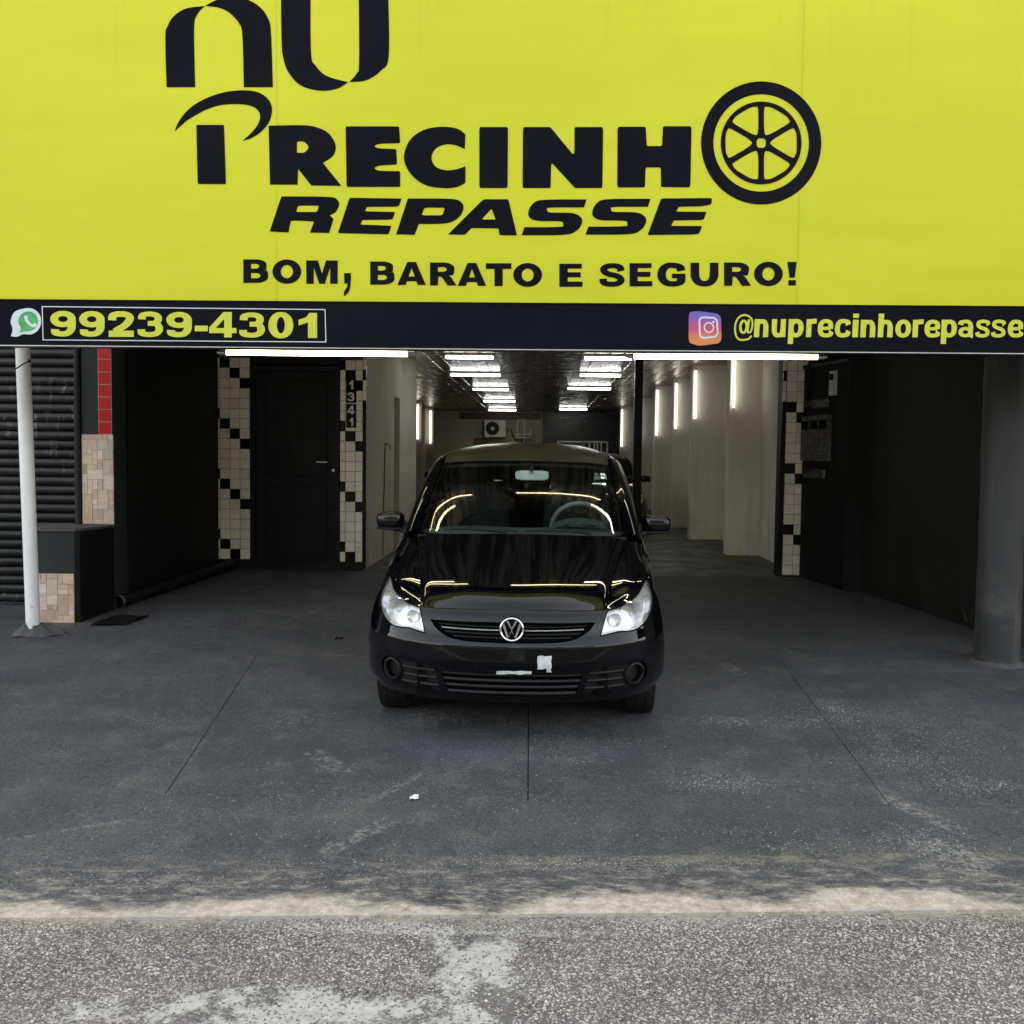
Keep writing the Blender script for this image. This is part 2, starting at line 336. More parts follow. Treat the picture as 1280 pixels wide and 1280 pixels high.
# ------------------------------------------------------------------ mesh helpers
class MB:
    def __init__(s): s.v = []; s.f = []
    def add(s, vs, fs):
        o = len(s.v); s.v += [tuple(v) for v in vs]; s.f += [tuple(i+o for i in f) for f in fs]; return s
    def box(s, x0, x1, y0, y1, z0, z1, bev=0.0):
        if bev <= 0:
            vs = [(x, y, z) for z in (z0, z1) for y in (y0, y1) for x in (x0, x1)]
            return s.add(vs, [(0, 2, 3, 1), (4, 5, 7, 6), (0, 1, 5, 4), (2, 6, 7, 3), (0, 4, 6, 2), (1, 3, 7, 5)])
        b = bev; vs = []; idx = {}
        c = [(x0, x1), (y0, y1), (z0, z1)]
        for sx in (0, 1):
            for sy in (0, 1):
                for sz in (0, 1):
                    P = [c[0][sx], c[1][sy], c[2][sz]]; S = [1 if k == 0 else -1 for k in (sx, sy, sz)]
                    for a in range(3):
                        q = list(P)
                        for k in range(3):
                            if k != a: q[k] += S[k]*b
                        idx[(sx, sy, sz, a)] = len(vs); vs.append(tuple(q))
        fs = []
        for a in range(3):
            o = [k for k in range(3) if k != a]
            for sa in (0, 1):
                q = []
                for (i, j) in ((0, 0), (1, 0), (1, 1), (0, 1)):
                    k = [0, 0, 0]; k[a] = sa; k[o[0]] = i; k[o[1]] = j; q.append(idx[(*k, a)])
                fs.append(tuple(q))
        for a in range(3):
            o = [k for k in range(3) if k != a]
            for i in (0, 1):
                for j in (0, 1):
                    k0 = [0, 0, 0]; k1 = [0, 0, 0]; k0[a] = 0; k1[a] = 1
                    for k in (k0, k1): k[o[0]] = i; k[o[1]] = j
                    fs.append((idx[(*k0, o[0])], idx[(*k1, o[0])], idx[(*k1, o[1])], idx[(*k0, o[1])]))
        for sx in (0, 1):
            for sy in (0, 1):
                for sz in (0, 1): fs.append(tuple(idx[(sx, sy, sz, a)] for a in range(3)))
        return s.add(vs, fs)
    def prism(s, poly, z0, z1):
        n = len(poly); vs = [(x, y, z0) for x, y in poly]+[(x, y, z1) for x, y in poly]
        return s.add(vs, [tuple(range(n))[::-1], tuple(range(n, 2*n))]+[(i, (i+1) % n, n+(i+1) % n, n+i) for i in range(n)])
    def tube(s, path, r, n=10, cap=True, closed=False):
        P = [Vector(p) for p in path]; m = len(P); rs = r if isinstance(r, (list, tuple)) else [r]*m
        vs = []; up = Vector((.13, .21, 1)).normalized(); prev = None
        for i in range(m):
            a = P[(i-1) % m] if (closed or i > 0) else P[i]; b = P[(i+1) % m] if (closed or i < m-1) else P[i]
            d = (b-a).normalized()
            if prev is None:
                u = d.cross(up)
                if u.length < 1e-3: u = d.cross(Vector((1, 0, 0)))
            else: u = prev - d*prev.dot(d)
            u.normalize(); prev = u; w = d.cross(u)
            for k in range(n):
                a_ = 2*math.pi*k/n; vs.append(P[i]+(u*math.cos(a_)+w*math.sin(a_))*rs[i])
        fs = []
        for i in range(m if closed else m-1):
            j = (i+1) % m
            for k in range(n): fs.append((i*n+k, i*n+(k+1) % n, j*n+(k+1) % n, j*n+k))
        if cap and not closed: fs += [tuple(range(n))[::-1], tuple(range((m-1)*n, m*n))]
        return s.add(vs, fs)
    def lathe(s, prof, c, axis='x', n=32):
        """prof: list of (r, t) revolved about axis through c"""
        vs = []
        for r, t in prof:
            for k in range(n):
                a = 2*math.pi*k/n; p, q = r*math.cos(a), r*math.sin(a)
                vs.append({'x': (c[0]+t, c[1]+p, c[2]+q), 'y': (c[0]+p, c[1]+t, c[2]+q), 'z': (c[0]+p, c[1]+q, c[2]+t)}[axis])
        return s.add(vs, [(i*n+k, i*n+(k+1) % n, (i+1)*n+(k+1) % n, (i+1)*n+k) for i in range(len(prof)-1) for k in range(n)])
    def grid(s, rows):
        nr = len(rows); nc = len(rows[0]); vs = [p for r in rows for p in r]
        return s.add(vs, [(i*nc+j, i*nc+j+1, (i+1)*nc+j+1, (i+1)*nc+j) for i in range(nr-1) for j in range(nc-1)])
    def sell(s, c, r, n=10, e=.5):
        """super-ellipsoid"""
        def sp(v): return math.copysign(abs(v)**e, v)
        rows = []
        for i in range(n+1):
            a = -math.pi/2+math.pi*i/n
            rows.append([(c[0]+r[0]*sp(math.cos(a))*sp(math.cos(b)), c[1]+r[1]*sp(math.cos(a))*sp(math.sin(b)), c[2]+r[2]*sp(math.sin(a)))
                         for b in [2*math.pi*k/(2*n) for k in range(2*n+1)]])
        return s.grid(rows)
    def xf(s, m): s.v = [tuple(m @ Vector(v)) for v in s.v]; return s

ORG = {}
def mesh(name, mb, m, smooth=False):
    me = bpy.data.meshes.new(name); me.from_pydata(mb.v, [], mb.f); me.validate(); me.update()
    me.materials.append(m)
    if smooth:
        me.polygons.foreach_set('use_smooth', [True]*len(me.polygons))
        if smooth != 'all': me.set_sharp_from_angle(angle=R_(smooth if smooth is not True else 40))
    return me
def link(name, data, parent=None):
    o = bpy.data.objects.new(name, data); COL.objects.link(o)
    if parent is not None: o.parent = parent
    return o
def thing(name, label, cat, loc, group=None, rot=None):
    o = link(name, None); o.location = loc; o.empty_display_size = .1; ORG[o] = Vector(loc)
    o['label'] = label; o['category'] = cat
    if group: o['group'] = group
    if rot is not None: o.rotation_mode = 'XYZ'; o.rotation_euler = rot; ORG[o] = Vector((0, 0, 0))
    return o
def part(name, mb, m, parent, smooth=False, label=None):
    """mesh built in world (or in the thing's own frame for rotated things), stored relative to its parent"""
    off = ORG[parent]
    mb.v = [(v[0]-off[0], v[1]-off[1], v[2]-off[2]) for v in mb.v]
    o = link(name, mesh(name, mb, m, smooth), parent); ORG[o] = off
    if label: o['label'] = label
    return o
def shared(name, me, parent, loc):
    o = link(name, me, parent); o.location = Vector(loc)-ORG[parent]; return o
def structure(name, mb, m, smooth=False, kind='structure'):
    o = link(name, mesh(name, mb, m, smooth)); o['kind'] = kind; ORG[o] = Vector((0, 0, 0)); return o
def single(name, mb, m, label, cat, group=None, smooth=False):
    c = np.array(mb.v); loc = Vector((float((c[:, 0].min()+c[:, 0].max())/2), float((c[:, 1].min()+c[:, 1].max())/2), float(c[:, 2].min())))
    mb.v = [tuple(Vector(v)-loc) for v in mb.v]
    o = link(name, mesh(name, mb, m, smooth)); o.location = loc; ORG[o] = loc; o['label'] = label; o['category'] = cat
    if group: o['group'] = group
    return o

# =================================================================== GROUND
b = MB(); EX = 40
def redge(x): return 3.478+.069*x
rows = []
for y in [-45, -20, -10, -5, 0, 1, 2, 2.6]: rows.append([(x, y, 0) for x in np.linspace(-EX, EX, 21)])
rows.append([(x, max(2.8, min(redge(x), 4.6))+.03, 0) for x in np.linspace(-EX, EX, 21)])
structure('road', MB().grid(rows), M['asphalt'])
# driveway: base bed and poured slabs with open joints
def slab(name, x0a, x1a, ya, x0b, x1b, yb, parent, nx=10, ny=8, th=.05, lift=0.0):
    """ya / yb may be callables of x"""
    fy = lambda y, x: y(x) if callable(y) else y
    rows = []
    for i in range(ny+1):
        t = i/ny; row = []
        for j in range(nx+1):
            s = j/nx; xa = x0a+(x1a-x0a)*s; xb = x0b+(x1b-x0b)*s
            x = xa+(xb-xa)*t; y = fy(ya, xa)+(fy(yb, xb)-fy(ya, xa))*t
            row.append((x, y, gz(x, y)+.012+lift))
        rows.append(row)
    m = MB().grid(rows)
    ring = [(0, j) for j in range(nx+1)]+[(i, nx) for i in range(1, ny+1)]+[(ny, j) for j in range(nx-1, -1, -1)]+[(i, 0) for i in range(ny-1, 0, -1)]
    k = len(ring); vs = [rows[i][j] for i, j in ring]; vs2 = [(x, y, z-th) for x, y, z in vs]
    m.add(vs+vs2, [(i, (i+1) % k, k+(i+1) % k, k+i) for i in range(k)])
    return part(name, m, M['drive'], parent)
bed = MB().grid([[(x, y, gz(x, y)-.02) for x in (-12, -4, 0, 4, 12)] for y in (3.7, 5, 7, 9, 10.95)])
drive = structure('driveway', bed, M['void'])
J = lambda px, py: gnd(px, py)
a1, a2, a3 = J(203, 1000), J(660, 1001), J(1112, 1010)
c1, c2, c3 = J(322, 820), J(658, 885), J(985, 840)
ext = lambda a, c, Y: a.x+(c.x-a.x)*(Y-a.y)/(c.y-a.y)
YJ = lambda x: 4.53+.012*x
YB = 7.18; g = .0025
xa = [-12, a1.x, a2.x, a3.x, 12]; xb = [-12, ext(a1, c1, YB), a2.x-.03, ext(a3, c3, YB), 12]
slab('slab', -12, 12, redge, -12, 12, lambda x: YJ(x)-g*.6, drive, 60, 8)
for i in range(4):
    slab('slab', xa[i]+g, xa[i+1]-g, lambda x: YJ(x)+g*.6, xb[i]+g, xb[i+1]-g, YB-g*.4, drive, 12, 10)
slab('slab', -12, 12, YB+g*.4, -12, 12, 11.0, drive, 40, 14, lift=.0005)
def chips(n, place, size, flat):
    """small broken stones, one mesh"""
    V_ = []; F_ = []; k = 0
    base = np.array([(1, 0, 0), (0, 1, 0), (-1, 0, 0), (0, -1, 0), (0, 0, 1)], float)
    tri = [(0, 1, 4), (1, 2, 4), (2, 3, 4), (3, 0, 4)]
    while k < n:
        q = place()
        if q is None: continue
        a = rng.uniform(0, 6.28); s_ = rng.uniform(*size); ca, sa = math.cos(a), math.sin(a)
        sc_ = np.array([s_*rng.uniform(.6, 1.2), s_*rng.uniform(.6, 1.2), s_*flat*rng.uniform(.5, 1.3)])
        b_ = (base+rng.normal(0, .16, base.shape))*sc_
        x = b_[:, 0]*ca-b_[:, 1]*sa+q[0]; y = b_[:, 0]*sa+b_[:, 1]*ca+q[1]; z = b_[:, 2]+q[2]
        o = len(V_); V_ += list(zip(x.tolist(), y.tolist(), z.tolist())); F_ += [tuple(i+o for i in f) for f in tri]; k += 1
    m = MB(); m.v = V_; m.f = F_; return m
g1_, g2_ = atz(385, 1260, 0), atz(590, 1205, 0)
def on_road():
    y = rng.uniform(2.55, 3.66); x = rng.uniform(-1.05, 1.05)*y*.56-.06
    if y > redge(x)-.02+.022*math.sin(x*7+1)+.016*math.sin(x*17)+.012*math.sin(x*41+2)+rng.normal(0, .014): return None
    w_ = math.sin(x*9+y*4)*.25+math.sin(x*23-y*17)*.2+rng.normal(0, .25)
    if ((x-g1_.x)/.66)**2+((y-g1_.y+.02)/.13)**2+w_ < 1 or ((x-g2_.x)/.15)**2+((y-g2_.y)/.24)**2+w_ < 1:
        if rng.random() < .85: return None
    return (x, y, .0005)
structure('road_aggregate', chips(75000, on_road, (.0022, .0066), .55), M['aggregate'], False, 'stuff')
spots = [(gnd(px, py), sx, sy, w_) for px, py, sx, sy, w_ in [(1130, 955, .34, .18, 3), (1215, 985, .25, .12, 2), (900, 982, .3, .10, 3), (1000, 900, .35, .2, 2), (1045, 890, .1, .3, 2), (1090, 900, .5, .25, 2.5), (1180, 930, .4, .25, 2), (545, 900, .2, .12, 2.4), (720, 935, .35, .2, 2), (910, 905, .25, .1, 2), (1170, 1060, .15, .2, 3), (380, 900, .25, .2, 1.4), (200, 900, .3, .2, .8), (600, 985, .5, .3, 1), (300, 1010, .6, .3, 1), (860, 1085, .5, .06, 2), (700, 1085, .4, .06, 2), (480, 1095, .4, .1, 1.5), (200, 1105, .5, .12, 2), (1000, 1060, .6, .2, 1.6)]]
wts = np.array([q[3] for q in spots]); wts = wts/wts.sum()
def on_drive():
    if rng.random() < .2:
        y = 3.6+4.2*rng.random()**1.6; x = rng.uniform(-.56, .56)*y+.1*y*rng.random()
    else:
        q = spots[rng.choice(len(spots), p=wts)]; x = q[0].x+rng.normal(0, q[1]*.6); y = q[0].y+rng.normal(0, q[2]*.6)
    if y < redge(x)+.03: return None
    return (x, y, gz(x, y)+.0125)
structure('driveway_grit', chips(11000, on_drive, (.0013, .0040), .4), M['grit'], False, 'stuff')
fl = MB().box(-3.45, 3.1, 11.0, 34, .2, .3325)
structure('floor', fl, M['floor'])

# =================================================================== SHOP BUILDING
shop = thing('shop_building', 'black painted car shop with open front bay and long white showroom behind', 'building', (0, 11, .32))
def wall(name, x0, x1, y0, y1, z0, z1, m, parent=shop): return part(name, MB().box(x0, x1, y0, y1, z0, z1), m, parent)
CE = 3.03; FY = 11.1
wall('sun_block_wall', -3.78, 14, 6.75, 7.0, 3.35, 9.5, M['upper'])  # tall blank wall added out of view to keep sun off the forecourt
wall('roof_slab', -3.78, 14, 7.0, 34.3, 3.35, 3.6, M['concrete'])
wall('party_wall', -3.78, -3.66, 9.02, 34, 0, 3.34, M['black_wall'])
wall('rear_sun_block', -14, 14, 20, 20.3, 3.6, 9.0, M['upper'])  # added on the roof, out of view, as a second sun block
wall('canopy_beam', -3.78, 14, 6.40, 6.74, 3.06, 3.35, M['black_wall'])
# splayed black side walls of the open bay
def quadwall(name, p, q, th, z0, z1, m):
    p = Vector((*p, 0)); q = Vector((*q, 0)); n = (q-p).normalized().cross(Vector((0, 0, 1)))*th
    return part(name, MB().prism([(p.x, p.y), (q.x, q.y), (q.x+n.x, q.y+n.y), (p.x+n.x, p.y+n.y)], z0, z1), m, shop)
quadwall('side_wall', (-3.515, 11.1), (-3.70, 8.75), .24, 0, 3.05, M['black_wall'])
quadwall('side_wall', (3.19, 10.17), (3.66, 8.0), -.24, 0, 3.05, M['black_wall_right'])
wall('side_wall', 3.60, 9, 7.75, 7.99, 0, 3.05, M['black_wall_right'])
# front of the showroom
wall('facade_wall', -3.75, -3.16, FY, FY+.2, .2, 3.05, M['black_wall'])
wall('facade_wall', -2.184, -1.93, FY, FY+.2, .2, 3.05, M['black_wall'])
wall('door_header', -3.16, -2.184, FY+.02, FY+.2, 2.57, 3.05, M['black_wall'])
wall('facade_wall', 2.58, 3.6, FY, FY+.2, .2, 3.05, M['black_wall'])
# white showroom walls
wall('showroom_wall', -2.15, -1.925, FY+.2, 13.42, .3, 3.05, M['white_wall'])
wall('showroom_wall', -2.15, -1.935, 14.02, 15.9, .3, 3.05, M['white_wall'])
wall('showroom_wall', -2.15, -1.93, 13.42, 14.02, 2.36, 3.05, M['white_wall'])
wall('doorway_recess', -2.2, -2.1, 13.42, 14.02, .3, 2.36, M['door_brown'])
wall('showroom_wall', -3.45, -2.15, 15.7, 15.9, .3, 3.05, M['white_wall'])
wall('showroom_wall', -3.65, -3.42, 15.9, 33, .3, 3.05, M['tan_wall'])
wall('showroom_wall', 2.87, 3.1, FY+.2, 33, .3, 3.05, M['white_wall'])
wall('back_wall', -3.65, .05, 33, 33.3, .3, 3.05, M['tan_wall'])
PIL = [(13.46, 2.455), (16.0, 2.34), (18.7, 2.40), (20.6, 2.27), (24.9, 2.28), (29.2, 2.25)]
for y, x in PIL: wall('wall_pier', x, 2.868, y, y+.26, .3, 3.045, M['white_wall'])
for y, x in [(27.0, -3.15), (30.6, -3.22)]: wall('wall_pier', -3.418, x, y, y+.3, .3, 3.045, M['tan_wall'])
# brick feature wall at the far end: too small to pick apart
m = MB()
rowi = 0; z = .35
while z < 3.0:
    x = .06-(.12 if rowi % 2 else 0)
    while x < 2.86:
        dy = random.uniform(0, .018); k0 = len(m.v); m.box(max(x, .06), min(x+.225, 2.86), 32.965-dy, 33.01, z, z+.068, 0); ta, tb_ = random.uniform(-.03, .03), random.uniform(-.02, .02); m.v[k0:] = [(a_, b_+((a_-x-.11)*tb_+(c_-z-.034)*ta if b_ < 33 else 0), c_) for a_, b_, c_ in m.v[k0:]]; x += .24
    z += .082; rowi += 1
bw = wall('back_wall', .05, 2.9, 33.0, 33.3, .3, 3.05, M['grout_dark'])
bo = part('brick_cladding', m, M['brick'], bw); bo['kind'] = 'stuff'
wall('ceiling_cornice', -2.6, 0.0, 32.8, 32.99, 2.78, 2.98, M['brown'])

# ceiling of pvc planks
cb = MB().box(-3.65, 3.7, 6.76, 33.2, CE+.02, CE+.05)
ceil = structure('ceiling', cb, M['void'])
def plank(x0, x1, y0, y1):
    m = MB(); d = .006
    m.add([(x0+.003, y0, CE+.012), (x0+.010, y0, CE), ((x0+x1)/2, y0, CE-.0015), (x1-.010, y0, CE), (x1-.003, y0, CE+.012),
           (x0+.003, y1, CE+.012), (x0+.010, y1, CE), ((x0+x1)/2, y1, CE-.0015), (x1-.010, y1, CE), (x1-.003, y1, CE+.012)],
          [(i, i+5, i+6, i+1) for i in range(4)])
    return m
PW = .2; x = -3.66
while x < 3.66:
    for y0, y1 in ((6.78, 11.25), (11.262, 17.0), (17.012, 23.2), (23.212, 33)):
        part('ceiling_plank', plank(x, x+PW, y0, y1), M['pvc_bay' if y0 < 7 else 'pvc'], ceil)
    x += PW

# =================================================================== TILED PILLARS, DOOR, METER CABINET
TP = .1095; GR = .004
def tile_mesh(w, h, m, name='tile'):
    return mesh(name, MB().box(0, w-GR, -.008, 0, 0, h-GR, .0022), m)
def tiled_pillar(name, label, x0, cols, ztop, zbot, y, depth, first_row_black):
    """cols: list of (width, column index for the pattern)"""
    W = sum(c[0] for c in cols)
    t = thing(name, label, 'pillar', (x0+W/2, y, .33), 'tiled pillars on the showroom front')
    part('pillar_body', MB().box(x0-.002, x0+W+.002, y, y+depth, .33, ztop+.15), M['grout'], t)
    cache = {}; r = 0; z = ztop
    while z-TP > zbot-.02:
        x = x0
        for w, ci in cols:
            blk = ((r-ci-first_row_black) % 6 == 0)
            key = (round(w, 4), blk)
            if key not in cache: cache[key] = tile_mesh(w, TP, M['tile_black'] if blk else M['tile_white'])
            o = shared('tile', cache[key], t, (x+GR/2, y-random.uniform(0, .0012), z-TP+GR/2))
            o.rotation_euler = (random.uniform(-.004, .004), random.uniform(-.003, .003), random.uniform(-.006, .006))
            x += w
        z -= TP; r += 1
    part('plinth', MB().box(x0-.002, x0+W+.002, y-.012, y-.001, .333, z-.004), M['black_metal'], t)
    return t
zt = at(290, 447, FY-.02).z
tl = tiled_pillar('tiled_pillar', 'white tiled pillar with diagonal black tiles left of the black door', -3.515, [(.022, -1), (TP, 0), (TP, 1), (TP, 2)], zt, .40, FY-.012, .01, 0)
tm = tiled_pillar('tiled_pillar', 'narrow tiled pillar with house number between black door and white wall', -2.178, [(.058, 0), (TP, 1), (.078, 2)], at(440, 450, FY-.02).z, .40, FY-.012, .01, 0)
tr = tiled_pillar('tiled_pillar', 'tiled pillar with black tiles beside the black meter cabinet on the right', 2.622, [(TP, 0), (TP, 1), (TP, 2)], at(1000, 451, FY-.02).z, .36, FY-.012, .01, 4)
# glazed side trims
def trim(parent, x, zt, zb, y):
    z = zt; k = 0
    while z-TP > zb:
        part('edge_tile', MB().box(x, x+.035, y, y+.02, z-TP+GR, z, .003), M['tile_black'] if (k % 6) in (1, 4, 5) or k > 5 else M['tile_white'], parent)
        z -= TP; k += 1
trim(tr, 2.582, at(1000, 451, FY).z, .36, FY-.018)
trim(tm, -1.931, at(450, 450, FY).z, .36, FY-.018)
# black metal door
dx0, dx1 = -3.156, -2.186; dzt = at(370, 458, FY).z
door = thing('metal_door', 'tall black metal door with small handle between the tiled pillars', 'door', ((dx0+dx1)/2, FY, .33))
part('door_frame', MB().box(dx0, dx0+.05, FY-.03, FY+.06, .333, dzt).box(dx1-.05, dx1, FY-.03, FY+.06, .333, dzt).box(dx0+.05, dx1-.05, FY-.03, FY+.06, dzt-.05, dzt), M['black_metal'], door)
part('door_leaf', MB().box(dx0+.054, dx1-.054, FY+.01, FY+.05, .36, dzt-.055, .004), M['door_metal'], door)
for k, (z0, z1) in enumerate([(.5, 1.25), (1.36, 2.4)]):
    part('door_panel', MB().box(dx0+.14, dx1-.14, FY-.002, FY+.009, z0, z1, .006), M['door_metal'], door)
part('kick_plate', MB().box(dx0+.054, dx1-.054, FY-.025, FY+.008, .336, .40), M['black_metal'], door)
h0 = at(396, 577.5, FY-.04); h1 = at(409, 578, FY-.04)
part('door_handle', MB().tube([(h0.x, FY+.0, h0.z), (h0.x, FY-.045, h0.z), (h1.x, FY-.045, h0.z), (h1.x, FY+.0, h0.z)], .007, 8), M['alu'], door, True)
lk = at(416.5, 588, FY-.02)
part('lock', MB().lathe([(0, -.025), (.016, -.022), (.018, 0)], (lk.x, FY+.008, lk.z), 'y', 16), M['alu'], door, True)

# meter cabinet (masonry box on the right)
cab = thing('meter_cabinet', 'black painted meter cabinet with glazed meter boxes on its left side', 'cabinet', (3.1, 10.6, .29))
cz = at(1060, 450, 10.2).z
CX0 = lambda y: 2.955+(3.03-2.955)*(11.05-y)/(11.05-10.22)
part('cabinet_body', MB().prism([(2.80, 11.06), (3.02, 10.22), (3.205, 10.18), (3.6, 11.06)], .2, cz-.02), M['black_wall'], cab)
part('cabinet_cap', MB().prism([(2.78, 11.062), (3.0, 10.20), (3.215, 10.16), (3.6, 11.062)], cz-.018, cz+.02), M['black_metal'], cab)
def meter(name, y0, y1, z0, z1, dpt, m, win=None, parent=cab):
    x = lambda y: 3.02-(.22)*(y-10.22)/.84-.001
    b_ = MB().prism([(x(y0), y0), (x(y0)-dpt, y0+.004), (x(y1)-dpt, y1-.004), (x(y1), y1)][::-1], z0, z1)
    o = part(name, b_, m, parent)
    if win:
        wz0, wz1 = win; w_ = MB().prism([(x(y0+.02)-dpt-.001, y0+.02), (x(y0+.02)-dpt-.008, y0+.022), (x(y1-.02)-dpt-.008, y1-.022), (x(y1-.02)-dpt-.001, y1-.02)][::-1], wz0, wz1)
        part('meter_window', w_, M['void'], o)
    return o
zz = lambda py: at(1020, py, 10.6).z
for k in range(3):
    y0 = 10.50+k*.175
    meter('meter_box', y0, y0+.165, zz(576), zz(520)+.01, .045, M['meter_plastic'], (zz(536), zz(525)))
meter('meter_cover', 10.42, 10.52, zz(495), zz(465), .03, M['steel'], (zz(476), zz(468)))
meter('meter_cover', 10.56, 11.0, zz(509), zz(499), .02, M['meter_plastic'])
meter('meter_cover', 10.60, 11.0, zz(598), zz(587), .02, M['meter_plastic'])
part('conduit', MB().tube([(2.80, 11.0, zz(500)), (2.81, 10.94, zz(480)), (2.82, 10.9, cz+.02)], .012, 8), M['black_metal'], cab, True)

# concrete column at right under the canopy
cl = gnd(1218, 828); cr = gnd(1277, 834); ccx = (cl.x+cr.x)/2; ccy = 7.3; rad = .148
col = thing('concrete_column', 'round charcoal painted concrete column at the right under the sign', 'column', (ccx, ccy, gz(ccx, ccy)))
prof = []
for k in range(25):
    z = gz(ccx, ccy)-.05+k*(3.1/24); prof.append((rad*(1+.012*math.sin(k*1.7)+.01*math.sin(k*.6))+(.012 if k < 1 else 0), z))
part('column_shaft', MB().lathe(prof, (ccx, ccy, 0), 'z', 40), M['column'], col, 'all')
part('column_footing', MB().lathe([(rad+.045, 0), (rad+.03, .016), (rad+.002, .035)], (ccx, ccy, gz(ccx, ccy)+.0), 'z', 40), M['concrete'], col, True)

# =================================================================== LEFT NEIGHBOUR: shutter, pilaster, low wall
nb = thing('neighbour_building', 'neighbouring shop front above and behind the roller shutter', 'building', (-9, 9.2, .2))
part('front_wall', MB().box(-14, -3.79, 9.0, 9.3, 0, 9.3), M['grey_wall'], nb)  # upper part is out of view, raised to block the sun
part('lintel', MB().box(-14, -3.66, 8.72, 8.998, 3.06, 3.6), M['grey_wall'], nb)
sh = thing('roller_shutter', 'black roller shutter of the neighbouring shop behind the white pole', 'shutter', (-5.2, 8.86, .22))
SX1 = at(97, 600, 8.86).x; zt_ = 3.0
sl_n = 0; z = .27; pitch = .0795
prof = [(0, 0), (-.010, .006), (-.016, .022), (-.017, .045), (-.012, .062), (0, .070)]
m = MB(); rows = [[(x, p[0], p[1]) for p in prof] for x in (-2.9, 0)]
slat = mesh('slat', MB().grid(rows), M['shutter'], True)
while z < zt_:
    o = shared('slat', slat, sh, (SX1, 8.86-random.uniform(0, .002), z)); z += pitch; sl_n += 1
part('backing', MB().box(SX1-2.9, SX1, 8.868, 8.90, .2, 3.05), M['void'], sh)
part('bottom_bar', MB().box(SX1-2.9, SX1, 8.83, 8.865, .19, .268, .006), M['shutter'], sh)
gx0, gx1 = at(96, 600, 8.78).x, at(103, 600, 8.78).x
part('guide_rail', MB().box(gx0, gx1, 8.74, 8.86, .2, 3.04, .005), M['steel'], sh)
# pilaster
py_ = 8.70; pxr = at(140.5, 600, py_).x; pxl = at(103, 600, py_).x
pil = thing('shop_pilaster', 'dark pilaster with red tiles above and beige stone tiles below beside the shutter', 'pilaster', ((pxl+pxr)/2, py_, .2))
part('pilaster_body', MB().box(pxl, pxr, py_, py_+.3, .1, 3.04), M['grey_wall'], pil)
zred = at(130, 543, py_).z; rw = at(140, 500, py_).x-at(124.5, 500, py_).x; rh = (at(130, 446, py_).z-at(130, 543, py_).z)/6.2
redm = mesh('red_tile', MB().box(0, rw, -.008, 0, 0, rh-.005, .002), M['tile_red'])
for k in range(8):
    o = shared('red_tile', redm, pil, (pxr-rw-.002, py_-.001, zred+k*rh+.003)); o.rotation_euler = (0, random.uniform(-.006, .006), random.uniform(-.01, .01))
part('grout_strip', MB().box(pxr-rw-.006, pxr+.002, py_-.005, py_-.001, zred, 3.0), M['grout_pale'], pil)
def stone_tiles(parent, x0, x1, z0, z1, y):
    """basket pattern of small stone look pieces, individually set"""
    u = .043; nx = max(1, round((x1-x0)/u)); nz = max(1, round((z1-z0)/u)); ux = (x1-x0)/nx; uz = (z1-z0)/nz
    occ = [[False]*nx for _ in range(nz)]
    part('tile_bed', MB().box(x0-.001, x1+.001, y-.004, y-.0005, z0, z1), M['grout_pale'], parent)
    for i in range(nz):
        for j in range(nx):
            if occ[i][j]: continue
            opts = [(2, 1), (1, 2), (2, 2), (1, 1), (3, 2), (2, 3)]; random.shuffle(opts)
            for (a, c_) in opts+[(1, 1)]:
                if i+c_ <= nz and j+a <= nx and all(not occ[i+p][j+q] for p in range(c_) for q in range(a)): break
            for p in range(c_):
                for q in range(a): occ[i+p][j+q] = True
            d = random.uniform(.005, .011)
            part('stone_tile', MB().box(x0+j*ux+.0015, x0+(j+a)*ux-.0015, y-d, y-.001, z0+i*uz+.0015, z0+(i+c_)*uz-.0015, .002), M['stone%d' % random.randrange(4)], parent)
stone_tiles(pil, pxl+.0, pxr+.012, at(120, 655, py_).z, zred-.002, py_)
dp = part('drain_pipe', MB().tube([(pxl-.03, py_-.02, .2), (pxl-.035, py_-.02, 1.2), (pxl-.03, py_-.02, 3.02)], .022, 10), M['grey_wall'], pil, True)
# low wall block
bx1 = at(93, 700, 8.15).x; bx0 = at(31, 700, 8.15).x; bzt = at(80, 661, 8.15).z
low = thing('low_wall', 'low dark grey wall block faced with beige stone tiles behind the white pole', 'wall', ((bx0+bx1)/2, 8.3, .18))
part('wall_body', MB().box(bx0, bx1, 8.15, 8.82, .05, bzt-.02), M['grey_wall'], low)
part('wall_body', MB().prism([(bx1+.001, 8.15), (bx1+.001+.0, 8.82), (pxr+.005, 8.70), (bx1+.04, 8.16)][::-1], .05, bzt-.021), M['black_wall'], low)
part('coping', MB().prism([(bx0-.01, 8.13), (bx1+.02, 8.13), (pxr+.02, 8.698), (bx0-.01, 8.698)], bzt-.019, bzt), M['concrete'], low)
stone_tiles(low, bx0, bx1-.004, .10, at(70, 717, 8.15).z, 8.15)

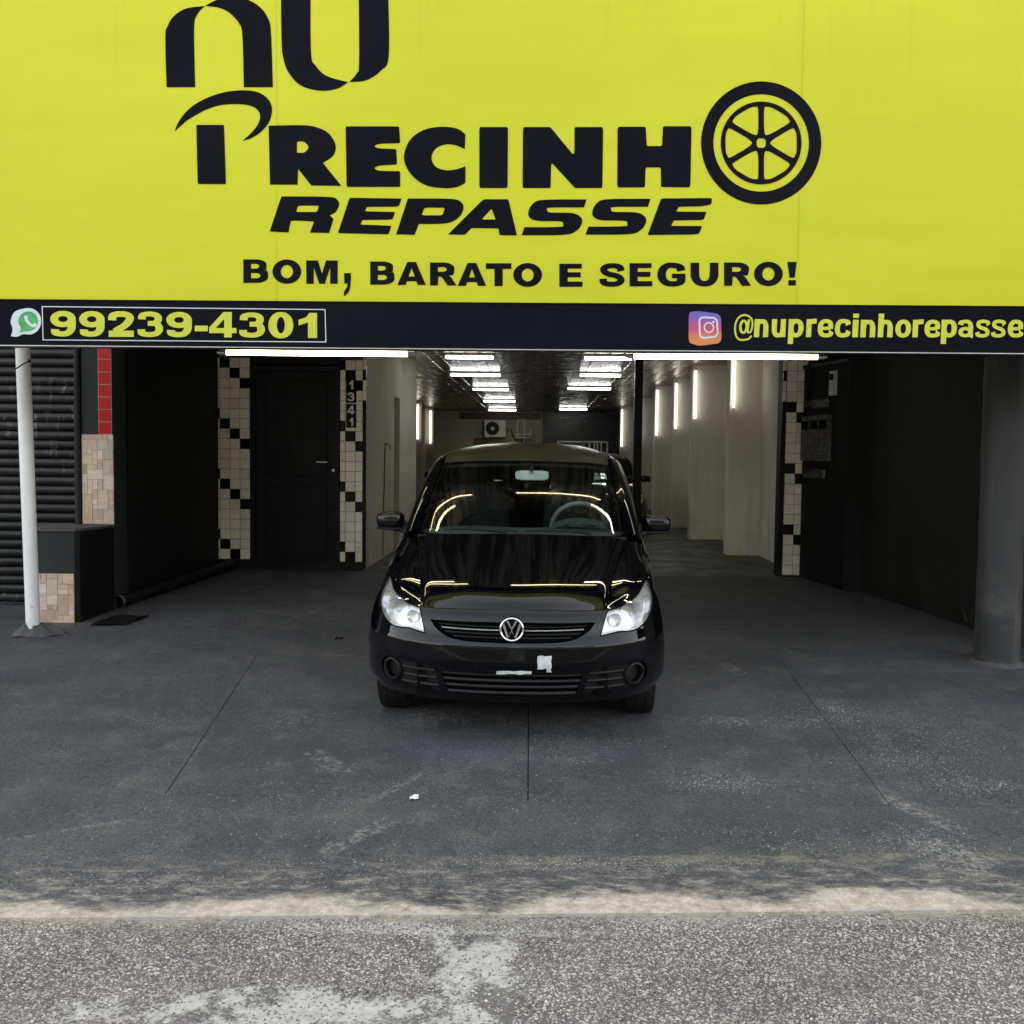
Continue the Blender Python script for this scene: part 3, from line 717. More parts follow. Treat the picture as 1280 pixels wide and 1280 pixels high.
# white pole
p0 = gnd(42, 795); pt = at(28, 425, 7.45)
pole = thing('steel_pole', 'leaning white painted steel pole at the left edge under the sign', 'pole', (p0.x, p0.y, p0.z))
d = (Vector((pt.x, pt.y, pt.z))-p0); path = [p0+d*t for t in (-.02, .3, .6, .8, 1.0, 1.12)]
part('pole_shaft', MB().tube(path, [.0515, .051, .051, .0505, .0505, .05], 24), M['pole'], pole, True)
rows = []
for i in range(9):
    t = i/8; r = .046+.115*t
    rows.append([(p0.x+(r*(1+.5*max(0, math.cos(a-.1)))*(1+.16*math.sin(3*a+1))+.02*math.sin(7*a))*math.cos(a), p0.y+r*math.sin(a)*.8*(1+.2*math.sin(5*a)), p0.z+.014+.085*(1-t)**.9+.010*math.sin(11*a+4*t)*(1-t)+random.uniform(-.007, .007)*(i > 1)) for a in [2*math.pi*k/32 for k in range(33)]])
part('cement_footing', MB().grid(rows), M['concrete'], pole, True)
w0 = at(24, 462, 7.4); w1 = at(41, 452, 7.4)
part('wire_tie', MB().tube([(w0.x, w0.y-.05, w0.z), ((w0.x+w1.x)/2, w0.y-.06, (w0.z+w1.z)/2), (w1.x, w1.y-.05, w1.z)], .005, 6).sell((w1.x, w1.y-.05, w1.z), (.012, .012, .014), 6, 1), M['black_metal'], pole, True)
# black drain pipe lying along the left wall
q0 = gnd(150, 768); 
pp = MB(); A = Vector((-3.66, 8.75, gz(0, 8.75)+.07)); B = Vector((-3.335, 10.95, .39))
pts = [A+(B-A)*t for t in np.linspace(0, 1, 8)]
dpipe = thing('drain_pipe', 'black plastic drain pipe lying along the base of the left wall', 'pipe', tuple(A))
part('pipe', MB().tube(pts, .055, 18, cap=False), M['dark_plastic'], dpipe, True)
part('pipe_bore', MB().tube([A+(B-A)*.0005, A+(B-A)*.2], .047, 18, cap=True), M['void'], dpipe, True)
dirv = (B-A).normalized()
part('pipe_rim', MB().tube([A-dirv*.004, A+dirv*.03], .058, 18, cap=False), M['grey_plastic'], dpipe, True)

# =================================================================== SIGN
SY = 6.20
def sp(px, py): p = at(px, py, SY); return (p.x, p.z)
sign = thing('shop_sign', 'huge yellow and black shop sign over the open bay', 'sign', (0, SY, 2.2))
zB0, zB1 = sp(0, 433)[1], sp(1280, 441.5)[1]; zb = sp(640, 437.5)[1]; zy = sp(640, 379)[1]
SXL, SXR = -3.82, 5.2
part('sign_panel', MB().box(SXL, SXR, SY+.002, SY+.05, zy, 5.4), M['yellow'], sign)
part('sign_band', MB().box(SXL, SXR, SY+.002, SY+.05, zb+.006, zy-.002), M['ink'], sign)
part('sign_frame', MB().box(SXL, SXR, SY+.053, SY+.24, zb+.012, 5.4), M['black_metal'], sign)
part('bottom_edge_strip', MB().box(SXL, SXR, SY-.004, SY+.06, zb, zb+.0055), M['steel'], sign)
part('top_batten', MB().box(SXL, SXR, SY-.002, SY+.001, zy-.004, zy+.004), M['ink'], sign)

# ---- outline tools
def fillet(pts, n=7):
    """points (x,y) or (x,y,f): corner rounded over fraction f of its edges"""
    out = []; N = len(pts)
    for i, p in enumerate(pts):
        f = p[2] if len(p) > 2 else 0
        if f <= 0: out.append((p[0], p[1])); continue
        a = pts[i-1]; c = pts[(i+1) % N]
        A = (p[0]+(a[0]-p[0])*f, p[1]+(a[1]-p[1])*f); C = (p[0]+(c[0]-p[0])*f, p[1]+(c[1]-p[1])*f)
        k = .5523; H1 = (A[0]+(p[0]-A[0])*k, A[1]+(p[1]-A[1])*k); H2 = (C[0]+(p[0]-C[0])*k, C[1]+(p[1]-C[1])*k)
        for j in range(n+1):
            t = j/n; q = 1-t
            out.append(tuple(q**3*A[m]+3*q*q*t*H1[m]+3*q*t*t*H2[m]+t**3*C[m] for m in (0, 1)))
    return out
def smooth(pts, n=6):
    """Catmull-Rom through points; 3-tuples are corners"""
    N = len(pts); out = []
    for i in range(N):
        p1 = pts[i]; p2 = pts[(i+1) % N]; p0 = pts[i-1] if len(p1) == 2 else p1; p3 = pts[(i+2) % N] if len(p2) == 2 else p2
        if len(p1) == 3 and len(p2) == 3: out.append(p1[:2]); continue
        for j in range(n):
            t = j/n
            out.append(tuple(.5*((2*p1[m])+(-p0[m]+p2[m])*t+(2*p0[m]-5*p1[m]+4*p2[m]-p3[m])*t*t+(-p0[m]+3*p1[m]-3*p2[m]+p3[m])*t**3) for m in (0, 1)))
    return out
def openfillet(pts, n=8):
    out = []
    for i, p in enumerate(pts):
        f = p[2] if len(p) > 2 else 0
        if f <= 0 or i in (0, len(pts)-1): out.append((p[0], p[1])); continue
        out += fillet([pts[i-1][:2], p, pts[i+1][:2]], n)[1:-1]
    res = [out[0]]
    for q in out[1:]:
        if abs(q[0]-res[-1][0])+abs(q[1]-res[-1][1]) > 1e-5: res.append(q)
    return res
def area_tris(contours):
    flat = [p for c in contours for p in c]
    tr_ = tessellate_polygon([[Vector((p[0], p[1], 0)) for p in c] for c in contours])
    return flat, [tuple(t) for t in tr_]
def stroke_quads(pts, wv, wh, closed=False):
    """pen stroke: vertical runs are wv wide, horizontal runs wh"""
    P = [Vector(p[:2]) for p in pts]; N = len(P); L = []; Rr = []
    for i in range(N):
        a = P[(i-1) % N] if closed or i > 0 else P[i]; b_ = P[(i+1) % N] if closed or i < N-1 else P[i]
        d = (b_-a).normalized(); nrm = Vector((-d.y, d.x)); w = math.hypot(wv*d.y, wh*d.x)/2
        L.append(P[i]+nrm*w); Rr.append(P[i]-nrm*w)
    v = [tuple(x) for x in L]+[tuple(x) for x in Rr]
    f = [(i, (i+1) % N, N+(i+1) % N, N+i) for i in range(N if closed else N-1)]
    return v, f
class Print:
    """flat print on the sign plane; shapes are stacked a hair apart so none coincide"""
    def __init__(s, fn, y): s.mb = MB(); s.fn = fn; s.y = y; s.k = 0
    def put(s, v, f, N=0):
        o = []
        for i, p in enumerate(v):
            x, z = s.fn(p[0], p[1]); o.append((x, s.y-.00006*(s.k % 7)-(.00001*(i % N) if N else 0), z))
        s.mb.add(o, f); s.k += 1
    def area(s, *cont): s.put(*area_tris(cont))
    def stroke(s, pts, wv, wh, closed=False): v, f = stroke_quads(pts, wv, wh, closed); s.put(v, f, len(v)//2)

# ---- glyph library, unit box (x 0..1, y 0 base..1 cap)
def O_(x0, y0, x1, y1, f=.5): return fillet([(x0, y0, f), (x1, y0, f), (x1, y1, f), (x0, y1, f)], 9)
V, H = .30, .235
G = {
 'B': dict(a=[[fillet([(.02, 0), (.98, 0, .45), (.98, .56, .45), (.78, .53), (.92, .52, .45), (.92, 1, .45), (.02, 1)]), fillet([(.32, .20), (.68, .20, .45), (.68, .42, .45), (.32, .42)]), fillet([(.32, .61), (.63, .61, .45), (.63, .81, .45), (.32, .81)])]]),
 'O': dict(a=[[O_(0, -.02, 1, 1.02), O_(.29, .22, .71, .78)]]),
 '0': dict(a=[[O_(.02, -.02, .98, 1.02, .47), O_(.345, .17, .655, .83)]]),
 'M': dict(a=[[[(0, 0), (0, 1), (.37, 1), (.5, .44), (.63, 1), (1, 1), (1, 0), (.76, 0), (.76, .70), (.59, 0), (.41, 0), (.24, .70), (.24, 0)]]]),
 'A': dict(a=[[[(0, 0), (.35, 1), (.65, 1), (1, 0), (.71, 0), (.665, .165), (.335, .165), (.29, 0)], [(.39, .37), (.61, .37), (.5, .74)]]]),
 'R': dict(a=[[fillet([(0, 0), (0, 1), (.92, 1, .45), (.92, .44, .42), (.70, .43), (.79, .37, .3), (1, 0), (.66, 0), (.45, .37, .3), (.32, .40), (.30, 0)]), fillet([(.30, .60), (.63, .60, .45), (.63, .80, .45), (.30, .80)])]]),
 'T': dict(a=[[[(0, 1), (1, 1), (1, .75), (.66, .75), (.66, 0), (.34, 0), (.34, .75), (0, .75)]]]),
 'E': dict(a=[[[(0, 0), (0, 1), (.95, 1), (.95, .79), (.35, .79), (.35, .63), (.90, .63), (.90, .41), (.35, .41), (.35, .225), (.98, .225), (.98, 0)]]]),
 'U': dict(s=[([(.155, 1), (.155, .10, .45), (.845, .10, .45), (.845, 1)], .31, .24)]),
 'S': dict(s=[([(.86, .67), (.80, .90, .45), (.17, .90, .48), (.15, .56, .48), (.85, .45, .48), (.85, .10, .48), (.15, .10, .45), (.13, .34)], .30, .22)]),
 'G': dict(s=[([(.86, .66), (.80, .90, .45), (.155, .90, .48), (.155, .10, .48), (.84, .10, .42), (.86, .42)], .30, .23)], a=[[[(.52, .34), (.52, .54), (1.0, .54), (1.0, .34)]]]),
 '!': dict(a=[[[(.0, 1), (1, 1), (.78, .33), (.25, .33)]], [[(.12, 0), (.12, .23), (.90, .23), (.90, 0)]]]),
 ',': dict(a=[[smooth([(.1, .48, 0), (.95, .48, 0), (.95, .15), (.75, -.28), (.1, -.52, 0), (.05, -.33, 0), (.45, -.12), (.52, .03, 0), (.1, .03, 0)])]]),
 '-': dict(a=[[[(0, .24), (1, .24), (1, .46), (0, .46)]]]),
 '9': dict(s=[(O_(.16, .46, .82, .89), .31, .20, True), ([(.82, .72), (.83, .10, .48), (.18, .10, .45), (.19, .28)], .31, .20)]),
 '2': dict(s=[([(.15, .64), (.16, .89, .45), (.83, .89, .48), (.83, .55, .48), (.24, .20)], .31, .22)], a=[[[(.02, 0), (.98, 0), (.98, .24), (.02, .24)]], [[(.02, 0), (.02, .10), (.3, .32), (.5, .2)]]]),
 '3': dict(s=[([(.17, .69), (.18, .90, .45), (.80, .90, .48), (.80, .54, .48), (.40, .53)], .30, .19), ([(.40, .53), (.84, .53, .48), (.84, .095, .48), (.15, .095, .45), (.15, .30)], .30, .19)]),
 '4': dict(a=[[[(.52, 1), (.83, 1), (.83, .37), (1.0, .37), (1.0, .17), (.83, .17), (.83, 0), (.55, 0), (.55, .17), (0, .17), (0, .39)], [(.55, .37), (.55, .72), (.24, .37)]]]),
 '1': dict(a=[[[(.52, 0), (1, 0), (1, 1), (.60, 1), (.42, .83), (.02, .72), (.02, .50), (.52, .62)]]]),
 'n': dict(a=[[[(0, 0), (0, .74), (.36, .74), (.36, 0)]]], s=[([(.20, .45), (.25, .645, .45), (.80, .645, .45), (.80, 0)], .36, .18)]),
 'u': dict(a=[[[(.64, 0), (.64, .74), (1, .74), (1, 0)]]], s=[([(.19, .74), (.19, .08, .45), (.75, .08, .45), (.80, .3)], .36, .18)]),
 'p': dict(a=[[[(0, -.28), (0, .74), (.34, .74), (.34, -.28)]]], s=[(O_(.17, .075, .82, .66), .34, .17, True)]),
 'r': dict(a=[[[(0, 0), (0, .74), (.48, .74), (.48, 0)]]], s=[([(.26, .40), (.30, .64, .45), (.95, .66)], .42, .20)]),
 'e': dict(s=[([(.18, .36), (.82, .36)], .3, .13), ([(.83, .34), (.83, .66, .48), (.17, .66, .48), (.17, .07, .48), (.82, .07, .40), (.90, .24)], .33, .16)]),
 'c': dict(s=[([(.86, .50), (.82, .66, .45), (.17, .66, .48), (.17, .07, .48), (.82, .07, .45), (.88, .26)], .33, .17)]),
 'i': dict(a=[[[(.04, 0), (.04, .74), (1, .74), (1, 0)]], [[(.04, .82), (.04, 1), (1, 1), (1, .82)]]]),
 'h': dict(a=[[[(0, 0), (0, 1), (.36, 1), (.36, 0)]]], s=[([(.20, .45), (.25, .645, .45), (.80, .645, .45), (.80, 0)], .36, .18)]),
 'o': dict(s=[(O_(.17, .07, .83, .66), .33, .17, True)]),
 'a': dict(s=[([(.13, .52), (.16, .665, .45), (.80, .665, .45), (.80, .10, .3), (.98, .04)], .33, .15), (O_(.16, .07, .78, .37), .30, .135, True)]),
 's': dict(s=[([(.88, .52), (.80, .675, .45), (.17, .675, .48), (.16, .43, .48), (.84, .33, .48), (.84, .062, .48), (.15, .062, .45), (.12, .22)], .28, .145)]),
 '@': dict(s=[([(.93, .06), (.75, -.12, .4), (.06, -.12, .48), (.06, .97, .48), (.95, .97, .48), (.94, .22, .48), (.70, .20, .4), (.72, .36)], .09, .085), (O_(.33, .20, .66, .72), .13, .10, True), ([(.76, .78), (.70, .30)], .12, .1)]),
}
def glyph(pr, ch, fx):
    d = G[ch]
    for cont in d.get('a', []):
        pr.area(*[[fx(*p[:2]) for p in c] for c in cont])
    for s_ in d.get('s', []):
        closed = len(s_) > 3 and s_[3]
        pts = s_[0] if closed else openfillet(s_[0])
        v, f = stroke_quads(pts, s_[1], s_[2], closed)
        pr.put([fx(*p) for p in v], f, len(v)//2)
def words(name, items, m, parent, y, fn=sp, slant=0.0, label=None):
    """items: (char, x0, x1, base_py, top_py)"""
    pr = Print(fn, y)
    for ch, x0, x1, yb, yt in items:
        glyph(pr, ch, lambda u, v: (x0+(x1-x0)*u+slant*(yb-yt)*v, yb+(yt-yb)*v))
    return part(name, pr.mb, m, parent, label=label)

YP = SY-.0005
# slogan
A_ = lambda x: 290+x/3.5556
B_ = lambda x: 650+x/3.5556
it = []
for ch, a, b_ in [('B', 48, 163), ('O', 180, 308), ('M', 330, 470), (',', 495, 530), ('B', 612, 725), ('A', 735, 862), ('R', 880, 998), ('A', 1003, 1130), ('T', 1128, 1242)]:
    k = (a-48)/1194; it.append((ch, A_(a), A_(b_), 353.6+4.0*min(1, k*1.15), 324.2+4.8*min(1, k*1.15)))
it.append(('O', 641.6, 677.6, 358, 329.3))
for ch, a, b_ in [('E', 175, 280), ('S', 355, 465), ('E', 487, 590), ('G', 610, 735), ('U', 758, 882), ('R', 907, 1027), ('O', 1040, 1168), ('!', 1188, 1230)]:
    k = (a-175)/1013; it.append((ch, B_(a), B_(b_), 358.4-1.6*k, 329.6-2.2*k))
for w_ in (it[0:4], it[4:10], it[10:11], it[11:]): words('slogan_word', w_, M['ink'], sign, YP)
# phone number
C_ = lambda x: x/5.818
D_ = lambda x: 200+x/5.818
it = []
for ch, a, b_ in [('9', C_(365), C_(555)), ('9', C_(575), C_(765)), ('2', C_(787), C_(977)), ('3', C_(1000), C_(1188)), ('9', D_(45), D_(236)), ('-', D_(253), D_(348)), ('4', D_(358), D_(556)), ('3', D_(577), D_(765)), ('0', D_(785), D_(973)), ('1', D_(1005), D_(1142))]:
    k = (a-62)/310; it.append((ch, a, b_, 420.6+1.9*k, 388.2+2.9*k))
words('phone_lettering', it, M['ink_yellow'], sign, YP)
pr = Print(sp, YP)
fr = [(52.1, 382.6), (406.8, 386.4), (408, 428), (53.4, 425.4)]
pr.area(fr, [(53.3, 383.8), (405.8, 387.5), (406.8, 426.9), (54.5, 424.3)])
part('phone_border', pr.mb, M['white_print'], sign)
# handle
E_ = lambda x: 850+x/5.818
F_ = lambda x: 1060+x/5.818
it = [('@', E_(388), E_(530), 421.5, 393.0)]
for ch, a, b_ in [('n', 537, 642), ('u', 662, 765), ('p', 785, 897), ('r', 915, 992), ('e', 997, 1110), ('c', 1122, 1235)]: it.append((ch, E_(a), E_(b_), 421.4, 391.0))
for ch, a, b_ in [('i', 28, 72), ('n', 88, 198), ('h', 215, 325), ('o', 340, 456), ('r', 467, 548), ('e', 552, 666), ('p', 675, 790), ('a', 800, 910), ('s', 925, 1030), ('s', 1040, 1145), ('e', 1158, 1270)]: it.append((ch, F_(a), F_(b_), 421.6, 392.0))
words('handle_lettering', it, M['ink_yellow'], sign, YP, slant=.05)
# speech bubble phone icon
W_ = lambda pts: [(x/5.818, 370+y/5.818) if len(p) == 2 else (x/5.818, 370+y/5.818, 0) for p in pts for x, y in [p[:2]]]
pr = Print(sp, YP); pr.area(smooth(W_([(80, 292, 0), (92, 240), (78, 185), (105, 118), (170, 92), (235, 92), (285, 130), (299, 190), (280, 245), (230, 278), (170, 278), (125, 296)])))
part('chat_icon', pr.mb, M['white_print'], sign)
pr = Print(sp, YP-.0008); pr.area(smooth(W_([(140, 265, 0), (152, 235), (135, 190), (150, 140), (200, 112), (250, 125), (276, 170), (268, 220), (230, 252), (185, 258)])))
part('chat_icon_disc', pr.mb, M['green_print'], sign)
pr = Print(sp, YP-.0016)
pr.stroke(W_([(186, 148), (192, 172), (208, 196), (230, 214), (258, 218)]), 3.6, 3.6); pr.area(smooth(W_([(178, 150), (190, 140), (204, 156), (194, 172), (182, 168)]))); pr.area(smooth(W_([(238, 204), (258, 198), (270, 212), (258, 226), (240, 224)])))
part('handset_icon', pr.mb, M['white_print'], sign)
# camera icon
I_ = lambda pts: [(850+p[0]/5.818, 380+p[1]/5.818)+tuple(p[2:]) for p in pts]
pr = Print(sp, YP); pr.area(fillet(I_([(64, 60, .22), (128, 50, .25), (298, 74, .2), (303, 282, .2), (140, 305, .2), (62, 280, .2)])))
part('camera_icon', pr.mb, M['gradient'], sign)
pr = Print(sp, YP-.0008)
pr.stroke(fillet(I_([(140, 95, .22), (268, 102, .22), (275, 236, .22), (145, 250, .22)])), 2.2, 2.2, True)
pr.stroke(fillet(I_([(176, 134, .5), (242, 138, .5), (244, 204, .5), (178, 208, .5)])), 1.8, 1.8, True)
pr.area(fillet(I_([(234, 122, .5), (252, 122, .5), (252, 140, .5), (234, 140, .5)])))
part('camera_icon_lines', pr.mb, M['white_print'], sign)
# upper lettering traced from the banner
def T(x0, y0, s): return lambda pts: [(x0+p[0]/s, y0+p[1]/s)+tuple(p[2:]) for p in pts]
ta, tb, tc, tn, tw = T(200, 100, 5.818), T(320, 140, 4.5714), T(580, 140, 4.0), T(200, 0, 4.2667), T(870, 95, 7.7576)
pr = Print(sp, YP)
pr.area(smooth(tn([(35, 465, 0), (28, 200), (40, 140), (75, 85), (140, 45), (240, 32, 0), (200, 75), (182, 150), (188, 465, 0)])))
pr.area(smooth(tn([(240, 32, 0), (300, 0), (370, -14), (450, -8), (530, 35), (580, 105), (593, 190), (602, 465, 0), (447, 465, 0), (440, 200), (425, 130), (370, 68), (310, 40)])))
pr.area(smooth(tn([(645, -16, 0), (803, -16, 0), (806, 285), (830, 350), (890, 405), (1005, 438, 0), (940, 474), (850, 483), (750, 455), (685, 385), (655, 300), (648, 200)])))
pr.area(smooth(tn([(1060, -16, 0), (1218, -16, 0), (1220, 300), (1180, 375), (1100, 428), (1010, 437, 0), (1050, 390), (1062, 330)])))
part('logo_lettering', pr.mb, M['ink'], sign)
pr = Print(sp, YP)
pr.area(fillet(ta([(264, 326, .03), (466, 326, .03), (480, 758, .04), (274, 756, .04)])))
pr.area(smooth(ta([(106, 374, 0), (135, 305), (200, 220), (300, 150), (440, 95), (580, 75), (700, 85), (780, 132), (815, 205), (798, 295), (740, 372), (665, 422), (598, 442, 0), (660, 388), (710, 325), (728, 260), (702, 210), (640, 183), (540, 175), (430, 185), (320, 222), (200, 292), (150, 335)])))
pr.area(smooth(tb([(72, 78, 0), (250, 75), (340, 85), (415, 122), (455, 190), (440, 250), (382, 290, 0), (488, 422, 0), (316, 420, 0), (241, 325, 0), (238, 415, 0), (80, 415, 0)])), smooth(tb([(234, 170, 0), (272, 169), (300, 200), (277, 230), (234, 232, 0)])))
pr.area(fillet(tb([(512, 82, .03), (818, 82, .06), (824, 178, .08), (700, 181, .3), (672, 196, .4), (700, 208, .3), (802, 212, .1), (806, 300, .1), (700, 306, .3), (672, 322, .4), (700, 336, .3), (824, 338, .08), (824, 428, .04), (518, 428, .03)])))
pr.area(smooth(tb([(1193, 212, 0), (1140, 190), (1085, 185), (1028, 208), (1003, 260), (1025, 310), (1080, 332), (1140, 328), (1197, 310, 0), (1197, 405, 0), (1150, 428), (1080, 435), (970, 418), (885, 355), (845, 260), (880, 160), (960, 102), (1060, 84), (1150, 95), (1197, 128, 0)])))
pr.area(fillet(tc([(77, 75, .05), (220, 75, .05), (218, 380, .05), (77, 380, .05)])))
pr.area(fillet(tc([(295, 75, .06), (432, 75, .06), (543, 210, .04), (552, 206, .2), (553, 75, .06), (696, 75, .06), (692, 380, .05), (555, 380, .05), (443, 258, .03), (436, 262, .2), (433, 380, .05), (293, 380, .05)])))
pr.area(fillet(tc([(768, 73, .06), (909, 73, .08), (914, 170, .1), (990, 170, .1), (995, 71, .08), (1138, 71, .06), (1132, 377, .06), (985, 375, .08), (984, 277, .1), (908, 277, .1), (905, 377, .08), (766, 377, .06)])))
part('name_lettering', pr.mb, M['ink'], sign)
pr = Print(sp, YP)
pr.area(smooth(tb([(145, 482, 0), (415, 485), (465, 503), (475, 530), (457, 570), (422, 590, 0), (443, 612, 0), (418, 691, 0), (308, 689, 0), (332, 626, 0), (212, 621), (196, 640), (186, 688, 0), (78, 683, 0)])), fillet(tb([(240, 535, .15), (359, 535, .15), (349, 571, .15), (229, 571, .15)])))
pr.area(fillet(tb([(535, 490, .03), (832, 494, .04), (816, 541, .15), (634, 542, .08), (622, 567, .1), (796, 571, .06), (780, 615, .15), (608, 617, .08), (596, 643, .1), (774, 650, .06), (757, 699, .05), (468, 692, .03)])))
pr.area(smooth(tb([(868, 494, 0), (1110, 496), (1172, 515), (1185, 555), (1155, 605), (1085, 636), (930, 640, 0), (906, 702, 0), (801, 699, 0)])), fillet(tb([(963, 546, .15), (1080, 547, .15), (1065, 590, .15), (946, 590, .15)])))
pr.area(fillet(tc([(97, 436, .08), (222, 436, .06), (265, 617, .03), (178, 616, .06), (172, 582, .1), (38, 580, .08), (4, 614, .1), (-80, 612, .02)])), fillet(tc([(138, 483, .08), (158, 537, .1), (88, 537, .1)])))
for dx, dy in ((0, 0), (320, -3)):
    pr.area(smooth(tc([(x+dx, y+dy)+((0,) if c else ()) for x, y, c in [(613, 437, 1), (600, 477, 1), (432, 478, 0), (416, 490, 0), (432, 502, 0), (540, 505, 0), (583, 525, 0), (590, 555, 0), (562, 594, 0), (500, 614, 0), (288, 616, 1), (302, 576, 1), (478, 574, 0), (495, 561, 0), (482, 547, 0), (370, 544, 0), (330, 529, 0), (322, 500, 0), (345, 458, 0), (400, 439, 0)]])))
pr.area(fillet(tc([(986, 432, .04), (1239, 430, .08), (1238, 470, .4), (1074, 474, .06), (1061, 498, .1), (1213, 499, .06), (1198, 540, .15), (1049, 542, .06), (1036, 569, .1), (1191, 570, .06), (1173, 612, .15), (918, 615, .04)])))
part('subtitle_lettering', pr.mb, M['ink'], sign)
pr = Print(sp, YP); ell = lambda rx, ry, n=72: tw([(632+rx*math.cos(2*math.pi*k/n), 649+ry*math.sin(2*math.pi*k/n)) for k in range(n)])
pr.area(ell(583, 597), ell(463, 472))
holes = []
for k in range(6):
    a0 = R_(-90+60*k); a1 = a0+R_(60); mid = (a0+a1)/2; hw = 26
    pts = []
    P_ = lambda r, ang: (r*math.cos(ang), r*math.sin(ang))
    off = hw/math.sin(R_(30)); 
    inner = P_(off+52, mid)
    s1 = Vector(P_(1, a0)); n1 = Vector((-s1.y, s1.x)); s2 = Vector(P_(1, a1)); n2 = Vector((s2.y, -s2.x))
    o1 = s1*346+n1*(hw+2); o2 = s2*346+n2*(hw+2); i1 = s1*88+n1*hw; i2 = s2*88+n2*hw
    q1 = Vector(P_(356, mid-R_(14))); q2 = Vector(P_(356, mid+R_(14)))
    poly = [(i1.x, i1.y, .4), (o1.x, o1.y, .18), (q1.x, q1.y, .3), (q2.x, q2.y, .3), (o2.x, o2.y, .18), (i2.x, i2.y, .4)]
    holes.append(tw([(632+p[0], 649+p[1]*1.02) for p in fillet(poly, 5)]))
holes.append(fillet(tw([(588, 604, .35), (676, 604, .35), (676, 696, .35), (588, 696, .35)])))
pr.area(ell(392, 402), *holes)
part('wheel_emblem', pr.mb, M['ink'], sign)
# banner seams: thin welded laps
for px in (345, 1000): 
    x = sp(px, 200)[0]; part('banner_seam', MB().box(x, x+.004, SY-.0003, SY+.0015, zy+.01, 5.38), M['yellow'], sign)

# house number plates on the middle pillar
fnw = lambda px, py: (at(px, py, FY-.035).x, at(px, py, FY-.035).z)
for k, (ch, yt, yb) in enumerate([('1', 475.5, 486.5), ('3', 490.5, 501.5), ('4', 507, 518), ('1', 522, 532.5)]):
    x0, z1 = fnw(432.6, yt-2.2); x1, z0 = fnw(445.2, yb+2.2)
    np_ = part('number_plate', MB().box(x0, x1, FY-.034, FY-.0215, z0, z1, .002), M['tile_black'], tm)
    xm = .5 if ch != '1' else .35
    words('digit', [(ch, 434.6 if ch != '1' else 436.5, 443 if ch != '1' else 441.5, yb, yt)], M['white_plastic'], np_, FY-.0355, fnw)

# =================================================================== LAMPS
def tube_lamp(label, a, b_, m, r=.014, group=None, amber=None, name='fluorescent_lamp'):
    a = Vector(a); b_ = Vector(b_); d = (b_-a).normalized()
    t = thing(name, label, 'lamp', tuple((a+b_)/2), group)
    part('tube', MB().tube([a+d*.045, b_-d*.045], r, 12), m, t, True)
    for e, s_ in ((a, 1), (b_, -1)):
        part('end_cap', MB().tube([e, e+d*.044*s_], r*1.12, 12), M['alu'], t, True)
        part('pin_holder', MB().tube([e-d*.018*s_, e-d*.001*s_], r*.55, 8), M['alu'], t, True)
    if amber is not None:
        e, s_ = (a, 1) if amber == 0 else (b_, -1)
        part('aged_end', MB().tube([e+d*.046*s_, e+d*.10*s_], r*1.04, 12), M['amber'], t, True)
    return t
LY = 6.80
l0, l1 = at(275, 440.6, LY), at(518, 442.6, LY); r0, r1 = at(784, 445.2, LY), at(1030, 446.2, LY)
fl1 = tube_lamp('glowing tube under the sign above the black door', l0, l1, M['tube_warm'], .0175, 'tubes under the sign', 0)
fl2 = tube_lamp('glowing tube under the sign above the white pilasters on the right', r0, r1, M['tube'], .0175, 'tubes under the sign', 1)
for f_, (u, v) in ((fl1, (l0, l1)), (fl2, (r0, r1))):
    for k in (.12, .88):
        q = u+(v-u)*k
        part('hanger', MB().tube([(q.x, q.y+.016, q.z), (q.x, q.y+.05, q.z+.03), (q.x, q.y+.06, CE+.01)], .003, 6), M['steel'], f_, True)
# battens on the bay ceiling just behind the sign: they show as the bright lines mirrored in the bonnet and windscreen
for x0, x1, nm in ((-2.08, -.80, 'batten tube on the bay ceiling left of the car, mirrored in the windscreen'), (-.27, 1.06, 'batten tube on the bay ceiling right of the car, mirrored in the windscreen')):
    t = thing('batten_lamp', nm, 'lamp', ((x0+x1)/2, 7.25, CE), 'batten tubes mirrored in the windscreen')
    part('housing', MB().box(x0, x1, 7.21, 7.29, 3.0, 3.027, .005), M['white_plastic'], t)
    part('tube', MB().tube([(x0+.03, 7.25, 2.975), (x1-.03, 7.25, 2.975)], .016, 12), M['tube_warm'], t, True)
    for xe in (x0+.002, x1-.03): part('lamp_holder', MB().box(xe, xe+.027, 7.232, 7.268, 2.952, 2.999, .003), M['white_plastic'], t)
tubes_r = [(911, 514), (863.5, 527), (843.5, 539), (815, 547), (790, 554), (772, 560)]
names_r = ['nearest upright tube on the white piers right of the car', 'second nearest upright tube on the right piers', 'third upright tube along the right piers', 'fourth upright tube, on the pier right of the black post', 'fifth upright tube, just left of the black post', 'farthest upright tube on the right piers by the brick wall']
for (px, py), (yy, xx), nm in zip(tubes_r, PIL, names_r):
    p = at(px, py, yy-.03)
    tube_lamp(nm, (xx+.035, yy-.06, p.z), (xx+.035, yy-.06, min(p.z+1.5, 2.985)), M['tube_wall'], .014, 'upright wall tubes')
for (px, py), (yy, xx), nm in zip([(522, 551), (538, 556)], [(27.0, -3.15), (30.6, -3.22)], ['left upright tube on the far left wall', 'right upright tube on the far left wall by the back corner']):
    p = at(px, py, yy-.03); tube_lamp(nm, (p.x, yy-.06, p.z), (p.x, yy-.06, 2.97), M['tube_wall'], .018, 'upright wall tubes')
cl_px = [(555, 619, 447.5), (562, 627, 469.5), (590, 637, 487.5), (604, 645, 502), (610, 646, 513), (728, 792, 449), (723, 778, 470), (708, 765, 486.5), (698, 735, 512)]
